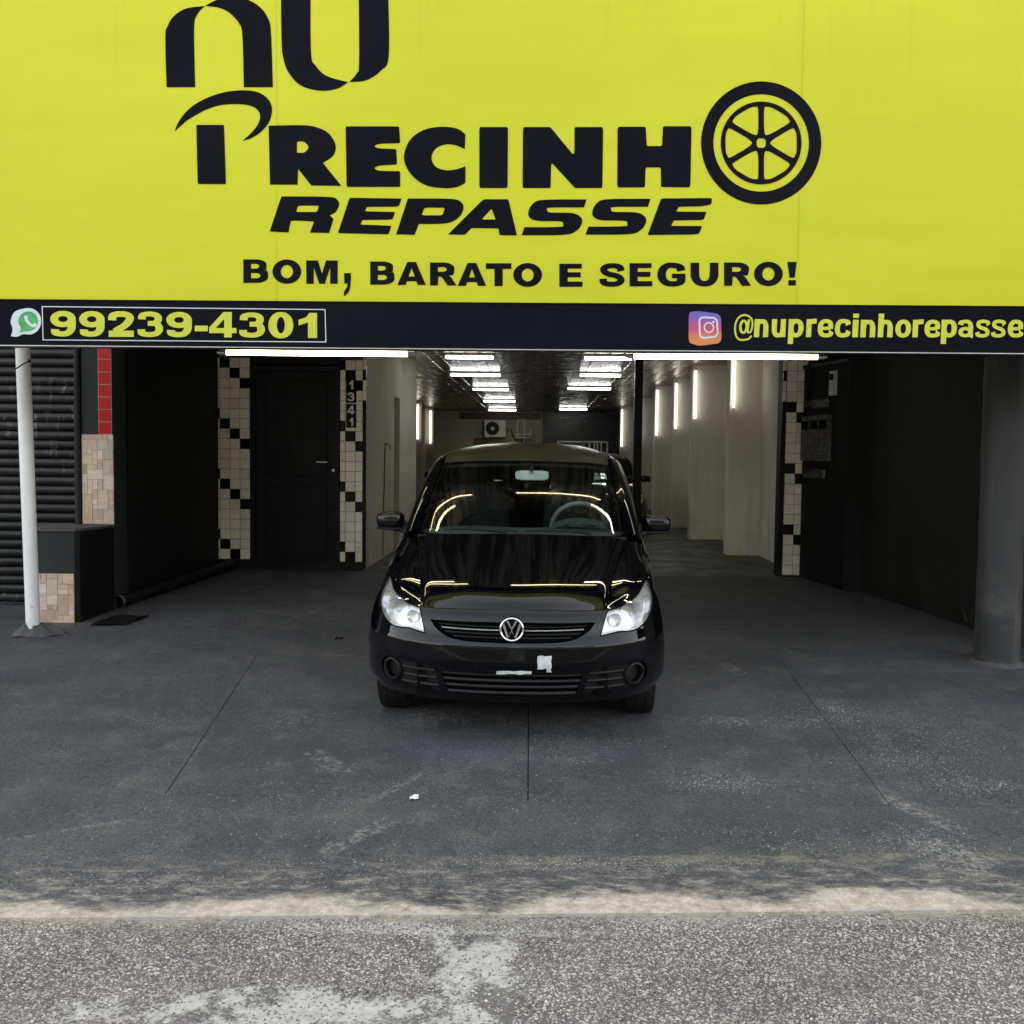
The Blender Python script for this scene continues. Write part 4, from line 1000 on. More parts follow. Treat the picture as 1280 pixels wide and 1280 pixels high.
cl_nm = ['nearest twin tube ceiling light in the left row', 'second twin tube ceiling light in the left row', 'middle twin tube ceiling light in the left row', 'fourth twin tube ceiling light in the left row', 'farthest ceiling light, above the air conditioner',
         'nearest twin tube ceiling light in the right row', 'second twin tube ceiling light in the right row', 'third twin tube ceiling light in the right row', 'farthest ceiling light, in front of the black brick wall']
for (x0, x1, py), nm in zip(cl_px, cl_nm):
    a = atz(x0, py, 2.965); b_ = atz(x1, py, 2.965); yy = (a.y+b_.y)/2
    t = thing('ceiling_light', nm, 'ceiling light', ((a.x+b_.x)/2, yy, CE), 'ceiling lights in two rows')
    part('housing', MB().box(a.x, b_.x, yy-.07, yy+.07, 2.992, 3.026, .006), M['white_plastic'], t)
    for dy in (-.04, .04):
        part('tube', MB().tube([(a.x+.03, yy+dy, 2.972), (b_.x-.03, yy+dy, 2.972)], .014, 10), M['tube_cool'], t, True)
    for xe in (a.x+.004, b_.x-.03):
        part('lamp_holder', MB().box(xe, xe+.026, yy-.058, yy+.058, 2.955, 2.991, .003), M['white_plastic'], t)

# =================================================================== SHOWROOM THINGS
ps = at(798, 500, 13.9)
post = thing('steel_post', 'slim black steel post standing behind the parked black car', 'post', (ps.x, 13.9, .33))
part('post_shaft', MB().box(ps.x-.055, ps.x+.055, 13.85, 13.96, .345, 3.02, .006), M['black_metal'], post)
part('base_plate', MB().box(ps.x-.1, ps.x+.1, 13.8, 14.01, .3335, .3445, .002), M['black_metal'], post)
# air conditioner
a0, a1 = at(605.5, 546, 32.6), at(632, 525, 32.6)
ac = thing('air_conditioner', 'white outdoor air conditioning unit on the back wall', 'air conditioner', ((a0.x+a1.x)/2, 32.7, a0.z))
W, Hh = a1.x-a0.x, a1.z-a0.z
part('case', MB().box(a0.x, a1.x, 32.6, 32.9, a0.z, a1.z, .015), M['white_plastic'], ac)
cx, czc, rr = a0.x+W*.38, a0.z+Hh*.5, Hh*.40
part('fan_opening', MB().lathe([(0, -.003), (rr, -.003), (rr, .0)], (cx, 32.598, czc), 'y', 32), M['void'], ac)
m = MB()
for k in range(1, 5): m.tube([(cx+rr*k/4.2*math.cos(a), 32.585, czc+rr*k/4.2*math.sin(a)) for a in np.linspace(0, 2*math.pi, 24, endpoint=False)], .004, 5, closed=True)
for k in range(8): m.tube([(cx, 32.585, czc), (cx+rr*math.cos(k*math.pi/4), 32.585, czc+rr*math.sin(k*math.pi/4))], .003, 5)
part('fan_grille', m, M['grey_plastic'], ac, True)
part('fan_hub', MB().lathe([(0, -.02), (.05, -.012), (.06, 0)], (cx, 32.582, czc), 'y', 16), M['white_plastic'], ac, True)
for xb in (a0.x+.08, a1.x-.11): part('bracket', MB().box(xb, xb+.03, 32.62, 32.99, a0.z-.04, a0.z-.004), M['white_plastic'], ac)
c0 = at(633, 535, 32.9); c1 = at(646, 552, 32.9)
part('hose', MB().tube([(c0.x, 32.9, c0.z), (c0.x+.06, 32.92, c0.z-.12), (c0.x+.15, 32.93, c0.z-.02), (c0.x+.2, 32.93, c0.z-.25), (c1.x, 32.95, c1.z)], .018, 8), M['dark_plastic'], ac, True)
# white wall rack with pipe
k0, k1 = at(646, 546, 32.85), at(662, 524, 32.85)
rk = thing('wall_rack', 'white pipe rack fixed to the back wall right of the air conditioner', 'rack', ((k0.x+k1.x)/2, 32.9, k0.z))
part('rack_frame', MB().box(k0.x, k0.x+.04, 32.84, 32.99, k0.z, k1.z).box(k0.x+.22, k0.x+.26, 32.84, 32.99, k0.z, k1.z).box(k0.x+.04, k0.x+.22, 32.86, 32.9, k1.z-.04, k1.z), M['white_plastic'], rk)
part('rack_shelf', MB().box(k0.x-.04, k1.x+.06, 32.70, 32.835, k0.z+.06, k0.z+.10).box(k0.x-.04, k1.x+.06, 32.7, 32.835, k0.z-.04, k0.z), M['white_plastic'], rk)
part('rack_shelf', MB().box(k1.x+.02, k1.x+.06, 32.70, 32.82, k0.z+.101, k0.z+.24), M['white_plastic'], rk)
part('downpipe', MB().tube([(k0.x+.24, 32.8, k0.z-.02), (k0.x+.2, 32.85, k0.z-.4), (k0.x+.19, 32.9, .5)], .022, 8), M['white_plastic'], rk, True)
# picture
f0, f1 = at(592.5, 557, 32.9), at(609.5, 547.5, 32.9)
pf = thing('picture_frame', 'small dark brown framed picture on the back wall', 'picture', ((f0.x+f1.x)/2, 32.95, f0.z))
part('frame', MB().box(f0.x, f1.x, 32.94, 32.985, f0.z-.1, f1.z, .006), M['brown'], pf)
part('print', MB().box(f0.x+.04, f1.x-.04, 32.935, 32.939, f0.z-.06, f1.z-.04), M['picture'], pf)
# railing
g0, g1 = at(696.5, 562, 31.5), at(760, 551.5, 31.5)
rl = thing('railing', 'white railing standing before the black brick wall', 'railing', ((g0.x+g1.x)/2, 31.5, .33))
part('top_rail', MB().box(g0.x, g1.x, 31.47, 31.53, g1.z-.05, g1.z, .006), M['white_plastic'], rl)
for k, tt in enumerate([0, .64, .74, .80, .88, 1.0]):
    x = g0.x+(g1.x-.045-g0.x)*tt; part('baluster', MB().box(x, x+.045, 31.48, 31.52, .335, g1.z-.051, .004), M['white_plastic'], rl)
part('counter_panel', MB().box(g0.x+.35, g0.x+.85, 31.56, 31.7, .335, g1.z-.08, .01), M['grey_plastic'], rl)
# cable on the white wall
cp = [(13.0, 1.66), (12.98, 1.72), (12.6, 1.74), (12.55, 1.60), (12.52, 1.2), (12.46, .9), (12.48, .75), (12.44, .5), (12.44, .36)]
single('cable', MB().tube([(-1.915, y, z) for y, z in cp], .0055, 6), M['grey_wall'], 'thin dark cable running down the white wall left of the car', 'cable', None, True)

# small scraps and weed
for px, py, s_, lab in [(518, 1002, .021, 'crumpled white paper scrap on the driveway in front of the car'), (478+0, 1231, .018, None), (425, 800, .02, None)]:
    if lab is None: continue
    g_ = gnd(px, py); m = MB(); rows = []
    for i in range(5):
        rows.append([(g_.x+(j-2)*s_*.42+random.uniform(-1, 1)*s_*.15, g_.y+(i-2)*s_*.6+random.uniform(-1, 1)*s_*.2, g_.z+.016+random.uniform(0, 1)*s_*.55) for j in range(5)])
    single('paper_scrap', m.grid(rows), M['litter'], lab, 'litter')
g_ = gnd(424, 800); dr = thing('floor_drain', 'tiny dark drain grate set in the forecourt left of the car', 'drain', (g_.x, g_.y, g_.z+.0135))
for i in range(2):
    for j in range(2): part('drain_slot', MB().box(g_.x-.03+i*.034, g_.x-.03+i*.034+.024, g_.y-.05+j*.055, g_.y-.05+j*.055+.04, g_.z+.0130, g_.z+.0150), M['void'], dr)
q_ = [gnd(px, py) for px, py in ((112, 785), (140, 774), (188, 772), (158, 784))]
rows = [[tuple(q_[0].lerp(q_[3], u).lerp(q_[1].lerp(q_[2], u), v)+Vector((0, 0, .016+.018*abs(math.sin(3*u+4*v))))) for u in np.linspace(0, 1, 9)] for v in np.linspace(0, 1, 6)]
single('rubber_sheet', MB().grid(rows), M['dark_plastic'], 'curled black rubber sheet lying on the ground before the drain pipe', 'sheet', None, True)
wp = gnd(1213, 786)
weed = thing('weed', 'small dry weed growing at the foot of the charcoal column', 'plant', (wp.x, wp.y, wp.z))
for k in range(26):
    a = random.uniform(0, 6.28); l_ = random.uniform(.06, .2); tip = Vector((math.cos(a)*l_*.45, math.sin(a)*l_*.4, l_))
    if k < 6: part('stem', MB().tube([wp+Vector((0, 0, .0)), wp+tip*.6, wp+tip], [.003, .002, .001], 5), M['weed'], weed)
    q = wp+tip*random.uniform(.5, 1); s_ = random.uniform(.012, .026); u = Vector((random.uniform(-1, 1), random.uniform(-1, 1), random.uniform(-.5, .8))).normalized(); w_ = u.cross(Vector((.3, .2, .9))).normalized()
    part('leaf', MB().add([q, q+u*s_*.6+w_*s_*.35, q+u*s_*1.3, q+u*s_*.6-w_*s_*.35+Vector((0, 0, .003))], [(0, 1, 2, 3)]), M['weed'], weed)

# =================================================================== CAR
def pchip(xs, ys):
    xs = np.array(xs, float); ys = np.array(ys, float); h = np.diff(xs); d = np.diff(ys)/h; m = np.zeros(len(xs))
    for i in range(1, len(xs)-1):
        if d[i-1]*d[i] > 0: w1 = 2*h[i]+h[i-1]; w2 = h[i]+2*h[i-1]; m[i] = (w1+w2)/(w1/d[i-1]+w2/d[i])
    m[0] = d[0]; m[-1] = d[-1]
    def f(x):
        x = min(max(x, xs[0]), xs[-1]); i = min(max(int(np.searchsorted(xs, x))-1, 0), len(h)-1)
        t = (x-xs[i])/h[i]; q = 1-t
        return float(ys[i]*(1+2*t)*q*q+ys[i+1]*t*t*(3-2*t)+h[i]*(m[i]*t*q*q-m[i+1]*t*t*q))
    return f
def cr(a, b_, c, d, t):
    return tuple(.5*(2*b_[m]+(c[m]-a[m])*t+(2*a[m]-5*b_[m]+4*c[m]-d[m])*t*t+(3*b_[m]-a[m]-3*c[m]+d[m])*t**3) for m in range(3))
def crline(P, n, mirror=False):
    """Catmull-Rom polyline; mirror: P[0] lies on the symmetry plane x=0"""
    out = []; N = len(P)
    for i in range(N-1):
        p0 = P[i-1] if i > 0 else ((-P[1][0], P[1][1], P[1][2]) if mirror else tuple(2*P[0][m]-P[1][m] for m in range(3)))
        p3 = P[i+2] if i+2 < N else tuple(2*P[-1][m]-P[-2][m] for m in range(3))
        for k in range(n): out.append(cr(p0, P[i], P[i+1], p3, k/n))
    out.append(tuple(P[-1])); return out
def patch(ctrl, nu, nv, mirror=False):
    """ctrl rows x cols -> dense rows; if mirror the first column is the centre line and the result spans both sides"""
    rows = [crline(r, nu, mirror) for r in ctrl]
    cols = list(zip(*rows)); cols = [crline(list(c), nv) for c in cols]
    rows = [list(r) for r in zip(*cols)]
    if mirror: rows = [[(-p[0], p[1], p[2]) for p in r[:0:-1]]+r for r in rows]
    return rows
def flip(rows): return [[(-p[0], p[1], p[2]) for p in r][::-1] for r in rows]
fw = pchip([.21, .25, .30, .36, .42, .50, .60, .694, .76, .80, .86], [.800, .822, .841, .845, .845, .840, .827, .810, .786, .767, .752])
fp = pchip([.21, .25, .275, .30, .35, .41, .47, .54, .57, .60, .66, .70, .722, .76, .80, .86], [.075, .052, .036, .025, .018, .010, 0, 0, .010, .024, .042, .060, .080, .160, .250, .38])
def plan(u): return .62*(1-(1-min(abs(u), 1)**2.5)**.55)
def FY_(x, z): return plan(x/fw(z))+fp(z)
ztop = pchip([0, .3, .6, .64, .72, .80, .90, .96, 1], [.724, .722, .716, .720, .737, .760, .803, .815, .80])
USE = .985
def inpoly(x, z, poly):
    c = False; n = len(poly); j = n-1
    for i in range(n):
        xi, zi = poly[i]; xj, zj = poly[j]
        if (zi > z) != (zj > z) and x < (xj-xi)*(z-zi)/(zj-zi)+xi: c = not c
        j = i
    return c
def dens(poly, step):
    out = []
    for i in range(len(poly)):
        a, b_ = poly[i], poly[(i+1) % len(poly)]; n = max(1, int(math.hypot(b_[0]-a[0], b_[1]-a[1])/step))
        out += [(a[0]+(b_[0]-a[0])*k/n, a[1]+(b_[1]-a[1])*k/n) for k in range(n)]
    return out
def fascia(inside, holes, dy=0.0, nx=250, nz=118, zlo=.208, zhi=.83, x0=-1, x1=1):
    """front skin as depth over (x,z): kept inside a polygon, minus holes, edges snapped to the outlines"""
    S_ = [math.sin(t)*(1-.0)+0 for t in np.linspace(-math.pi/2, math.pi/2, nx)]
    S_ = [.55*s+.45*t for s, t in zip(S_, np.linspace(-1, 1, nx))]
    zs = np.linspace(zlo, zhi, nz)
    pts = np.array([[(s*USE*fw(z), z) for s in S_] for z in zs])
    polys = ([inside] if inside else [])+holes
    cells = []
    def ins(x, z):
        if inside and not inpoly(x, z, inside): return False
        return not any(inpoly(x, z, h) for h in holes)
    bb = np.array([p for q in polys for p in q])
    keep = np.zeros((nz-1, nx-1), bool)
    for i in range(nz-1):
        for j in range(nx-1):
            c = (pts[i, j]+pts[i+1, j+1])/2
            keep[i, j] = ins(*c)
    used = {}; m = MB()
    D = [np.array(dens(q, .0025)) for q in polys]
    A = np.concatenate(D)
    def vid(i, j):
        if (i, j) in used: return used[(i, j)]
        x, z = pts[i, j]; nb = [keep[a, b_] for a in (i-1, i) for b_ in (j-1, j) if 0 <= a < nz-1 and 0 <= b_ < nx-1]
        if not all(nb) or len(nb) < 4:
            k = int(np.argmin((A[:, 0]-x)**2+(A[:, 1]-z)**2))
            if (A[k, 0]-x)**2+(A[k, 1]-z)**2 < .012**2: x, z = A[k]
        used[(i, j)] = len(m.v); m.v.append((float(x), FY_(x, z)+dy, float(z))); return used[(i, j)]
    for i in range(nz-1):
        for j in range(nx-1):
            if keep[i, j]: m.f.append((vid(i, j), vid(i, j+1), vid(i+1, j+1), vid(i+1, j)))
    return m
def rim(poly, d0, d1, step=.006):
    """side wall of a recess following the outline, from skin depth d0 to d1"""
    P = dens(poly, step); n = len(P)
    vs = [(x, FY_(x, z)+d0, z) for x, z in P]+[(x, FY_(x, z)+d1, z) for x, z in P]
    return MB().add(vs, [(i, (i+1) % n, n+(i+1) % n, n+i) for i in range(n)])
def bead(poly, r, dy=0.0, step=.012, n=6):
    return MB().tube([(x, FY_(x, z)+dy, z) for x, z in dens(poly, step)], r, n, closed=True)
def mir(poly): return [(-x, z) for x, z in poly][::-1]
def mirb(mb): 
    k = MB(); k.v = [(-x, y, z) for x, y, z in mb.v]; k.f = [tuple(f[::-1]) for f in mb.f]; return k

def make_car():
    car = thing('car', 'glossy black hatchback parked nose out in the open bay, without number plate', 'car', (-.137, 5.2, gz(0, 5.2)+.004), None, (R_(2.4), 0, R_(-1.1)))
    P = lambda name, mb, m, smooth=True, parent=car, label=None: part(name, mb, M[m], parent, smooth, label)
    # ---- outlines on the front skin (x, z)
    zbot = lambda s: .252-.038*abs(s)**5
    dom = [(s*USE*fw(zbot(s)), zbot(s)) for s in np.linspace(-1, 1, 90)]+[(USE*fw(z), z) for z in np.linspace(.22, .79, 56)]
    dom += [(s*USE*fw(ztop(abs(s))), ztop(abs(s))) for s in np.linspace(1, -1, 121)]+[(-USE*fw(z), z) for z in np.linspace(.79, .22, 56)]
    hl = smooth([(.737, .806, 0), (.700, .779), (.664, .755), (.58, .728), (.492, .7125, 0), (.476, .665), (.455, .592, 0), (.50, .5985), (.555, .6045), (.60, .600), (.658, .603), (.710, .632), (.745, .680), (.757, .735), (.752, .785)], 7)
    gr = fillet([(-.432, .664, .05), (-.395, .615, .4), (-.30, .571, .35), (0, .566, .3), (.30, .571, .35), (.395, .615, .4), (.432, .664, .05), (0, .670)], 6)
    lg = fillet([(-.372, .407, .05), (-.332, .287, .08), (0, .280, .3), (.332, .287, .08), (.372, .407, .05), (0, .408, .2)], 5)
    fo = []
    cx, cz, rr = .648, .372, .071
    fo = [(.390, .425), (.50, .434), (.60, .437)]+[(cx+rr*math.cos(a), cz+rr*math.sin(a)) for a in np.linspace(R_(95), R_(-100), 26)]+[(.55, .288), (.45, .277), (.362, .273)]
    fo = [p for p in fo][::-1]
    hlm, fom = mir(hl), mir(fo)
    # ---- bumper skin
    body = P('bumper', fascia(dom, [hl, hlm, gr, lg, fo, fom]), 'paint', 'all')
    P('bumper_lip', MB().grid([[(s*USE*fw(zbot(s)), plan(s*USE)+fp(zbot(s))+dy, zbot(s)-dz) for s in np.linspace(-1, 1, 80)] for dy, dz in ((0, 0), (.012, .010), (.05, .016), (.14, .016))]), 'dark_plastic', True, body)
    # shut line between bonnet and bumper
    P('bumper_gap', MB().grid([[(s*.62*USE*fw(.715), FY_(s*.62*USE*fw(.715), ztop(abs(s)*.62))+dy, ztop(abs(s)*.62)+dz) for s in np.linspace(-1, 1, 70)] for dy, dz in ((.003, -.002), (.03, -.004), (.06, .03))]), 'void')
    # ---- grille
    gl = P('grille', fascia(gr, [], .045, 200, 60, .55, .69), 'void', 'all')
    P('grille_edge', rim(gr, .0, .045), 'paint', True, gl)
    for k, z in enumerate((.640, .622, .603, .585)):
        w_ = .418-(.664-z)*.9 if z > .6 else .33-(.6-z)*1.2
        big = k == 1
        xs = np.linspace(-w_+.01, w_-.01, 60); r_ = .0035 if not big else .0018
        rows = [[(x, FY_(x, z)+.026+dy, z+dz+(.004*(abs(x)/.43)**2)) for x in xs] for dy, dz in ((.012, r_*1.5), (0, r_), (-.002, 0), (0, -r_), (.012, -r_*1.5))]
        P('grille_slat', MB().grid(rows), 'silver' if big else 'dark_plastic', True, gl)
    # ---- badge: ring with stacked V and W
    bz = .634; by = FY_(0, bz)-.006
    bd = P('badge_base', MB().lathe([(0, .012), (.062, .012), (.066, .02), (.066, .05)], (0, by, bz), 'y', 48), 'void')
    P('badge_ring', MB().lathe([(.052, .008), (.053, .001), (.058, -.002), (.063, .001), (.065, .008), (.064, .014)], (0, by, bz), 'y', 64), 'chrome', True, bd)
    def bar(pts, w):
        q = stroke_quads(pts, w, w*.9); n = len(q[0]); vs = [(x, by+.001, bz+z) for x, z in q[0]]+[(x, by+.011, bz+z) for x, z in q[0]]
        m = MB().add(vs, [f for f in q[1]]); h = n//2
        for i in range(h-1): m.f += [(i, i+1, n+i+1, n+i), (h+i, h+i+1, n+h+i+1, n+h+i)]
        return m
    P('badge_letter', bar([(-.024, .046), (0, .002), (.024, .046)], .0125), 'chrome', False, bd)
    P('badge_letter', bar([(-.044, .030), (-.0185, -.045), (0, -.004), (.0185, -.045), (.044, .030)], .012), 'chrome', False, bd)
    # ---- lower grille
    lgp = P('lower_grille', fascia(lg, [], .05, 180, 50, .265, .425), 'void', 'all')
    P('grille_edge', rim(lg, 0, .05), 'trim_plastic', True, lgp)
    for z, h in ((.398, .006), (.366, .007), (.334, .007), (.300, .008)):
        w_ = .332+(z-.287)*.33
        xs = np.linspace(-w_+.004, w_-.004, 50)
        P('grille_slat', MB().grid([[(x, FY_(x, z)+dy, z+dz) for x in xs] for dy, dz in ((.045, h*1.2), (.008, h), (.004, 0), (.008, -h), (.045, -h*1.3))]), 'trim_plastic', True, lgp)
    # ---- fog lamp inserts
    for sgn in (1, -1):
        pl = fo if sgn == 1 else fom
        ins = P('fog_insert', fascia(pl, [], .030, 220, 60, .262, .455), 'trim_plastic', 'all')
        P('insert_edge', rim(pl, 0, .030), 'trim_plastic', True, ins)
        X0 = cx*sgn; yy = FY_(X0, cz)
        slope = (FY_(X0+.03, cz)-FY_(X0-.03, cz))/.06; ang = math.atan(slope)*.8
        ring = MB().lathe([(.045, .03), (.0475, .002), (.052, -.006), (.058, -.004), (.063, .008), (.064, .05)], (0, 0, 0), 'y', 40).lathe([(0, .055), (.047, .055), (.046, .01)], (0, 0, 0), 'y', 32)
        ring.xf(Matrix.Translation((X0, yy-.0, cz)) @ Matrix.Rotation(ang, 4, 'Z'))
        P('fog_ring', ring, 'trim_plastic', True, ins)
        dk = MB().lathe([(0, .045), (.044, .045), (.0445, .006)], (0, 0, 0), 'y', 32).xf(Matrix.Translation((X0, yy, cz)) @ Matrix.Rotation(ang, 4, 'Z'))
        P('fog_cavity', dk, 'void', True, ins)
        for z, xa, xb in ((.402, .40, .585), (.362, .392, .578), (.322, .38, .59)):
            xs = np.linspace(xa, xb, 20)*sgn
            P('insert_fin', MB().grid([[(x, FY_(x, z)+dy, z+dz-(abs(x)-xa)*.02) for x in xs] for dy, dz in ((.029, .012), (.010, .006), (.006, 0), (.012, -.008), (.029, -.012))]), 'trim_plastic', True, ins)
    # ---- headlamps
    for sgn in (1, -1):
        pl = hl if sgn == 1 else hlm
        hb = P('headlamp', fascia(pl, [], .065, 260, 90, .57, .83), 'bezel', 'all')
        P('lamp_edge', rim(pl, .004, .065), 'bezel', True, hb)
        P('lamp_gasket', bead(pl, .0045, .003), 'void', True, hb)
        X0 = .625*sgn; z0 = .672; yy = FY_(X0, z0)+.05
        sl_ = math.atan((FY_(X0+.03, z0)-FY_(X0-.03, z0))/.06)
        bowl = MB().lathe([(.010, .075), (.03, .062), (.05, .036), (.064, .0), (.068, -.012), (.071, -.002)], (0, 0, 0), 'y', 40).xf(Matrix.Translation((X0, yy, z0)) @ Matrix.Rotation(sl_*.35, 4, 'Z'))
        P('lamp_reflector', bowl, 'reflector', True, hb)
        P('lamp_bulb', MB().lathe([(0, -.0), (.009, .006), (.011, .02), (.009, .05)], (0, 0, 0), 'y', 16).xf(Matrix.Translation((X0, yy, z0))), 'silver', True, hb)
        X1 = .535*sgn; z1 = .655; y1 = FY_(X1, z1)+.05
        P('indicator_reflector', MB().lathe([(.006, .03), (.022, .018), (.034, -.008), (.037, -.002)], (0, 0, 0), 'y', 28).xf(Matrix.Translation((X1, y1, z1)) @ Matrix.Rotation(sl_*.4, 4, 'Z')), 'reflector', True, hb)
        for k in range(6):
            xx = (.70+.008*k)*sgn; P('lens_flute', MB().tube([(xx, FY_(xx, z)+.05, z) for z in (.66, .70, .74)], .0035, 6), 'reflector', True, hb)
        P('lens', fascia(pl, [], .0015, 260, 90, .57, .83), 'lens', 'all', hb)
    # ---- number plate area: dark base, torn remnants
    def patch_(x0, x1, z0, z1, d): 
        rows = [[(x+random.uniform(-1, 1)*.0025, FY_(x, z)-d, z+random.uniform(-1, 1)*.003) for x in np.linspace(x0, x1, 7)] for z in np.linspace(z0, z1, 6)]
        return MB().grid(rows)
    P('sticker', patch_(.135, .205, .438, .508, .007), 'paper', True)
    P('sticker', patch_(.182, .204, .422, .444, .0085), 'paper', True)
    P('sticker', patch_(-.075, .105, .408, .425, .006), 'paper', True)
    # ---- bonnet and wings
    FT = [(s, ztop(s)) for s in (0, .31, .56, .615)]
    fr = [(s*USE*fw(z), FY_(s*USE*fw(z), z), z) for s, z in FT]
    h0 = [fr[0], fr[1], fr[2], fr[3]]
    h1 = [(0, .122, .764), (.25, .148, .762), (.45, .215, .751), (.497, .258, .744)]
    h1b = [(0, .178, .796), (.25, .198, .794), (.452, .268, .777), (.506, .31, .767)]
    h2 = [(0, .30, .838), (.25, .312, .836), (.458, .365, .818), (.519, .40, .803)]
    h3 = [(0, .52, .896), (.25, .53, .893), (.476, .575, .880), (.557, .61, .866)]
    h4 = [(0, .80, .956), (.25, .81, .953), (.50, .84, .942), (.603, .875, .925)]
    h5 = [(0, 1.04, 1.003), (.25, 1.05, 1.0), (.52, 1.08, .988), (.645, 1.11, .966)]
    up = lambda r, d: [(x, y, z+d) for x, y, z in r]
    hood = patch([up(h0, .003), up(h1, .006), up(h1b, .006), up(h2, .006), up(h3, .006), up(h4, .006), up(h5, .006)], 10, 10, True)
    # rolled edges
    e0 = [(x, y+.006, z-.012) for x, y, z in hood[0]]
    hood = [[(x, y-.001, z-.006) for x, y, z in e0]]+[hood[0]]+hood[1:]
    hood = [[(r[0][0]*1.0, r[0][1], r[0][2]-.012)]+r+[(r[-1][0], r[-1][1], r[-1][2]-.012)] for r in hood]
    bn = P('bonnet', MB().grid(hood), 'paint', 60)
    T_ = lambda s: (s*USE*fw(ztop(s)), FY_(s*USE*fw(ztop(s)), ztop(s)), ztop(s))
    w0 = [T_(.622), T_(.70), T_(.80), T_(.90), T_(.965)]
    w1 = [(.503, .264, .744), (.565, .345, .757), (.64, .45, .785), (.715, .58, .815), (.752, .69, .818)]
    w2 = [(.523, .402, .803), (.60, .455, .812), (.665, .54, .823), (.728, .68, .840), (.757, .79, .832)]
    w3 = [(.561, .612, .866), (.63, .64, .866), (.685, .72, .866), (.733, .83, .866), (.758, .92, .855)]
    w4 = [(.607, .875, .926), (.655, .90, .920), (.70, .95, .913), (.735, 1.03, .903), (.757, 1.09, .890)]
    w5 = [(.650, 1.115, .967), (.683, 1.13, .962), (.712, 1.16, .955), (.738, 1.20, .945), (.757, 1.25, .935)]
    wing = patch([w0, w1, w2, w3, w4, w5], 8, 8)
    P('front_wing', MB().grid(wing), 'paint', 'all'); P('front_wing', MB().grid(flip(wing)), 'paint', 'all')
    # bonnet gap filler below
    P('bonnet_gap', MB().grid([[(x, y+.01, z-.03) for x, y, z in r] for r in patch([h0, h2, h3, h4, h5], 4, 4, True)]), 'void')
    # ---- body sides
    def arch(mb, keep_=None):
        vs = np.array(mb.v); cs = [(.80, .295, .330), (3.266, .295, .330)]
        out = []; mv = {}
        for f in mb.f:
            c = vs[list(f)].mean(0)
            if any((c[1]-a)**2+(c[2]-b_)**2 < r*r for a, b_, r in cs): continue
            out.append(f)
        cnt = {}
        for f in mb.f:
            for i in f: cnt[i] = cnt.get(i, 0)+1
        c2 = {}
        for f in out:
            for i in f: c2[i] = c2.get(i, 0)+1
        for i, k in c2.items():
            if k < cnt[i]:
                for a, b_, r in cs:
                    d = math.hypot(vs[i, 1]-a, vs[i, 2]-b_)
                    if abs(d-r) < .05: vs[i, 1] = a+(vs[i, 1]-a)*r/d; vs[i, 2] = b_+(vs[i, 2]-b_)*r/d
        mb.v = [tuple(v) for v in vs]; mb.f = out; return mb
    zf = [.818, .75, .66, .55, .40, .30, .25]
    st0 = []
    for z in zf:
        u = USE*fw(min(z, .80)); st0.append((u, FY_(u, min(z, .80)), min(z, .80) if z < .8 else .80))
    def stn(y, ztp, xs, zb=.25):
        n = len(zf); return [(xs[i], y, ztp+(zb-ztp)*((zf[0]-zf[i])/(zf[0]-zf[-1]))) for i in range(n)]
    side = [st0,
            stn(.86, .845, [.757, .795, .815, .828, .834, .826, .80]),
            stn(1.02, .880, [.757, .800, .820, .830, .834, .826, .80]),
            stn(1.25, .935, [.757, .805, .825, .832, .834, .826, .80]),
            stn(1.7, .955, [.770, .812, .832, .838, .836, .826, .80]),
            stn(2.3, .975, [.780, .820, .838, .842, .838, .826, .80]),
            stn(2.9, .992, [.770, .814, .834, .838, .834, .822, .79]),
            stn(3.35, 1.0, [.745, .795, .818, .824, .822, .81, .78]),
            stn(3.65, 1.0, [.705, .760, .785, .792, .79, .775, .75]),
            stn(3.82, .985, [.63, .69, .71, .715, .71, .70, .68])]
    def sidemesh():
        rows = patch(side, 10, 14); return arch(MB().grid(rows))
    P('body_side', sidemesh(), 'paint', 'all'); P('body_side', mirb(sidemesh()), 'paint', 'all')
    # tail
    def tailrow(z, y, w_): return [(w_*t, y+.10*(t**3)*1.1, z) for t in (0, .35, .65, .85, 1)]
    tl_ = patch([[(x, 2*3.90-y-.02 if False else 3.92-(y-3.9), z) for x, y, z in tailrow(z, y, w_)] for z, y, w_ in ((.25, 3.9, .69), (.5, 3.88, .72), (.75, 3.9, .72), (.95, 3.92, .66))], 6, 6, True)
    P('tailgate', MB().grid(tl_), 'paint', 'all')
    # ---- roof and pillars
    wt = [(0, 1.80, 1.408), (.20, 1.806, 1.406), (.38, 1.832, 1.400), (.50, 1.865, 1.391), (.565, 1.895, 1.382)]
    wb = [(0, 1.10, 1.006), (.25, 1.12, 1.005), (.45, 1.165, 1.002), (.57, 1.22, .999), (.638, 1.275, .995)]
    md = [tuple((a+b_)/2 for a, b_ in zip(p, q)) for p, q in zip(wt, wb)]
    md = [(x, y-.022, z+.026) for x, y, z in md]
    r0 = [(x, y+.012, z+.008) for x, y, z in wt]
    r1 = [(0, 2.02, 1.478), (.20, 2.02, 1.475), (.38, 2.03, 1.462), (.50, 2.04, 1.444), (.570, 2.06, 1.418)]
    r2 = [(0, 2.35, 1.515), (.20, 2.35, 1.511), (.38, 2.35, 1.496), (.505, 2.35, 1.472), (.578, 2.35, 1.440)]
    r3 = [(0, 3.0, 1.500), (.20, 3.0, 1.497), (.36, 3.0, 1.483), (.48, 3.0, 1.458), (.555, 3.0, 1.425)]
    r4 = [(0, 3.55, 1.440), (.20, 3.55, 1.437), (.34, 3.55, 1.424), (.45, 3.54, 1.402), (.520, 3.52, 1.375)]
    rf = patch([r0, r1, r2, r3, r4], 8, 8, True)
    P('roof', MB().grid(rf), 'roof_paint', 'all')
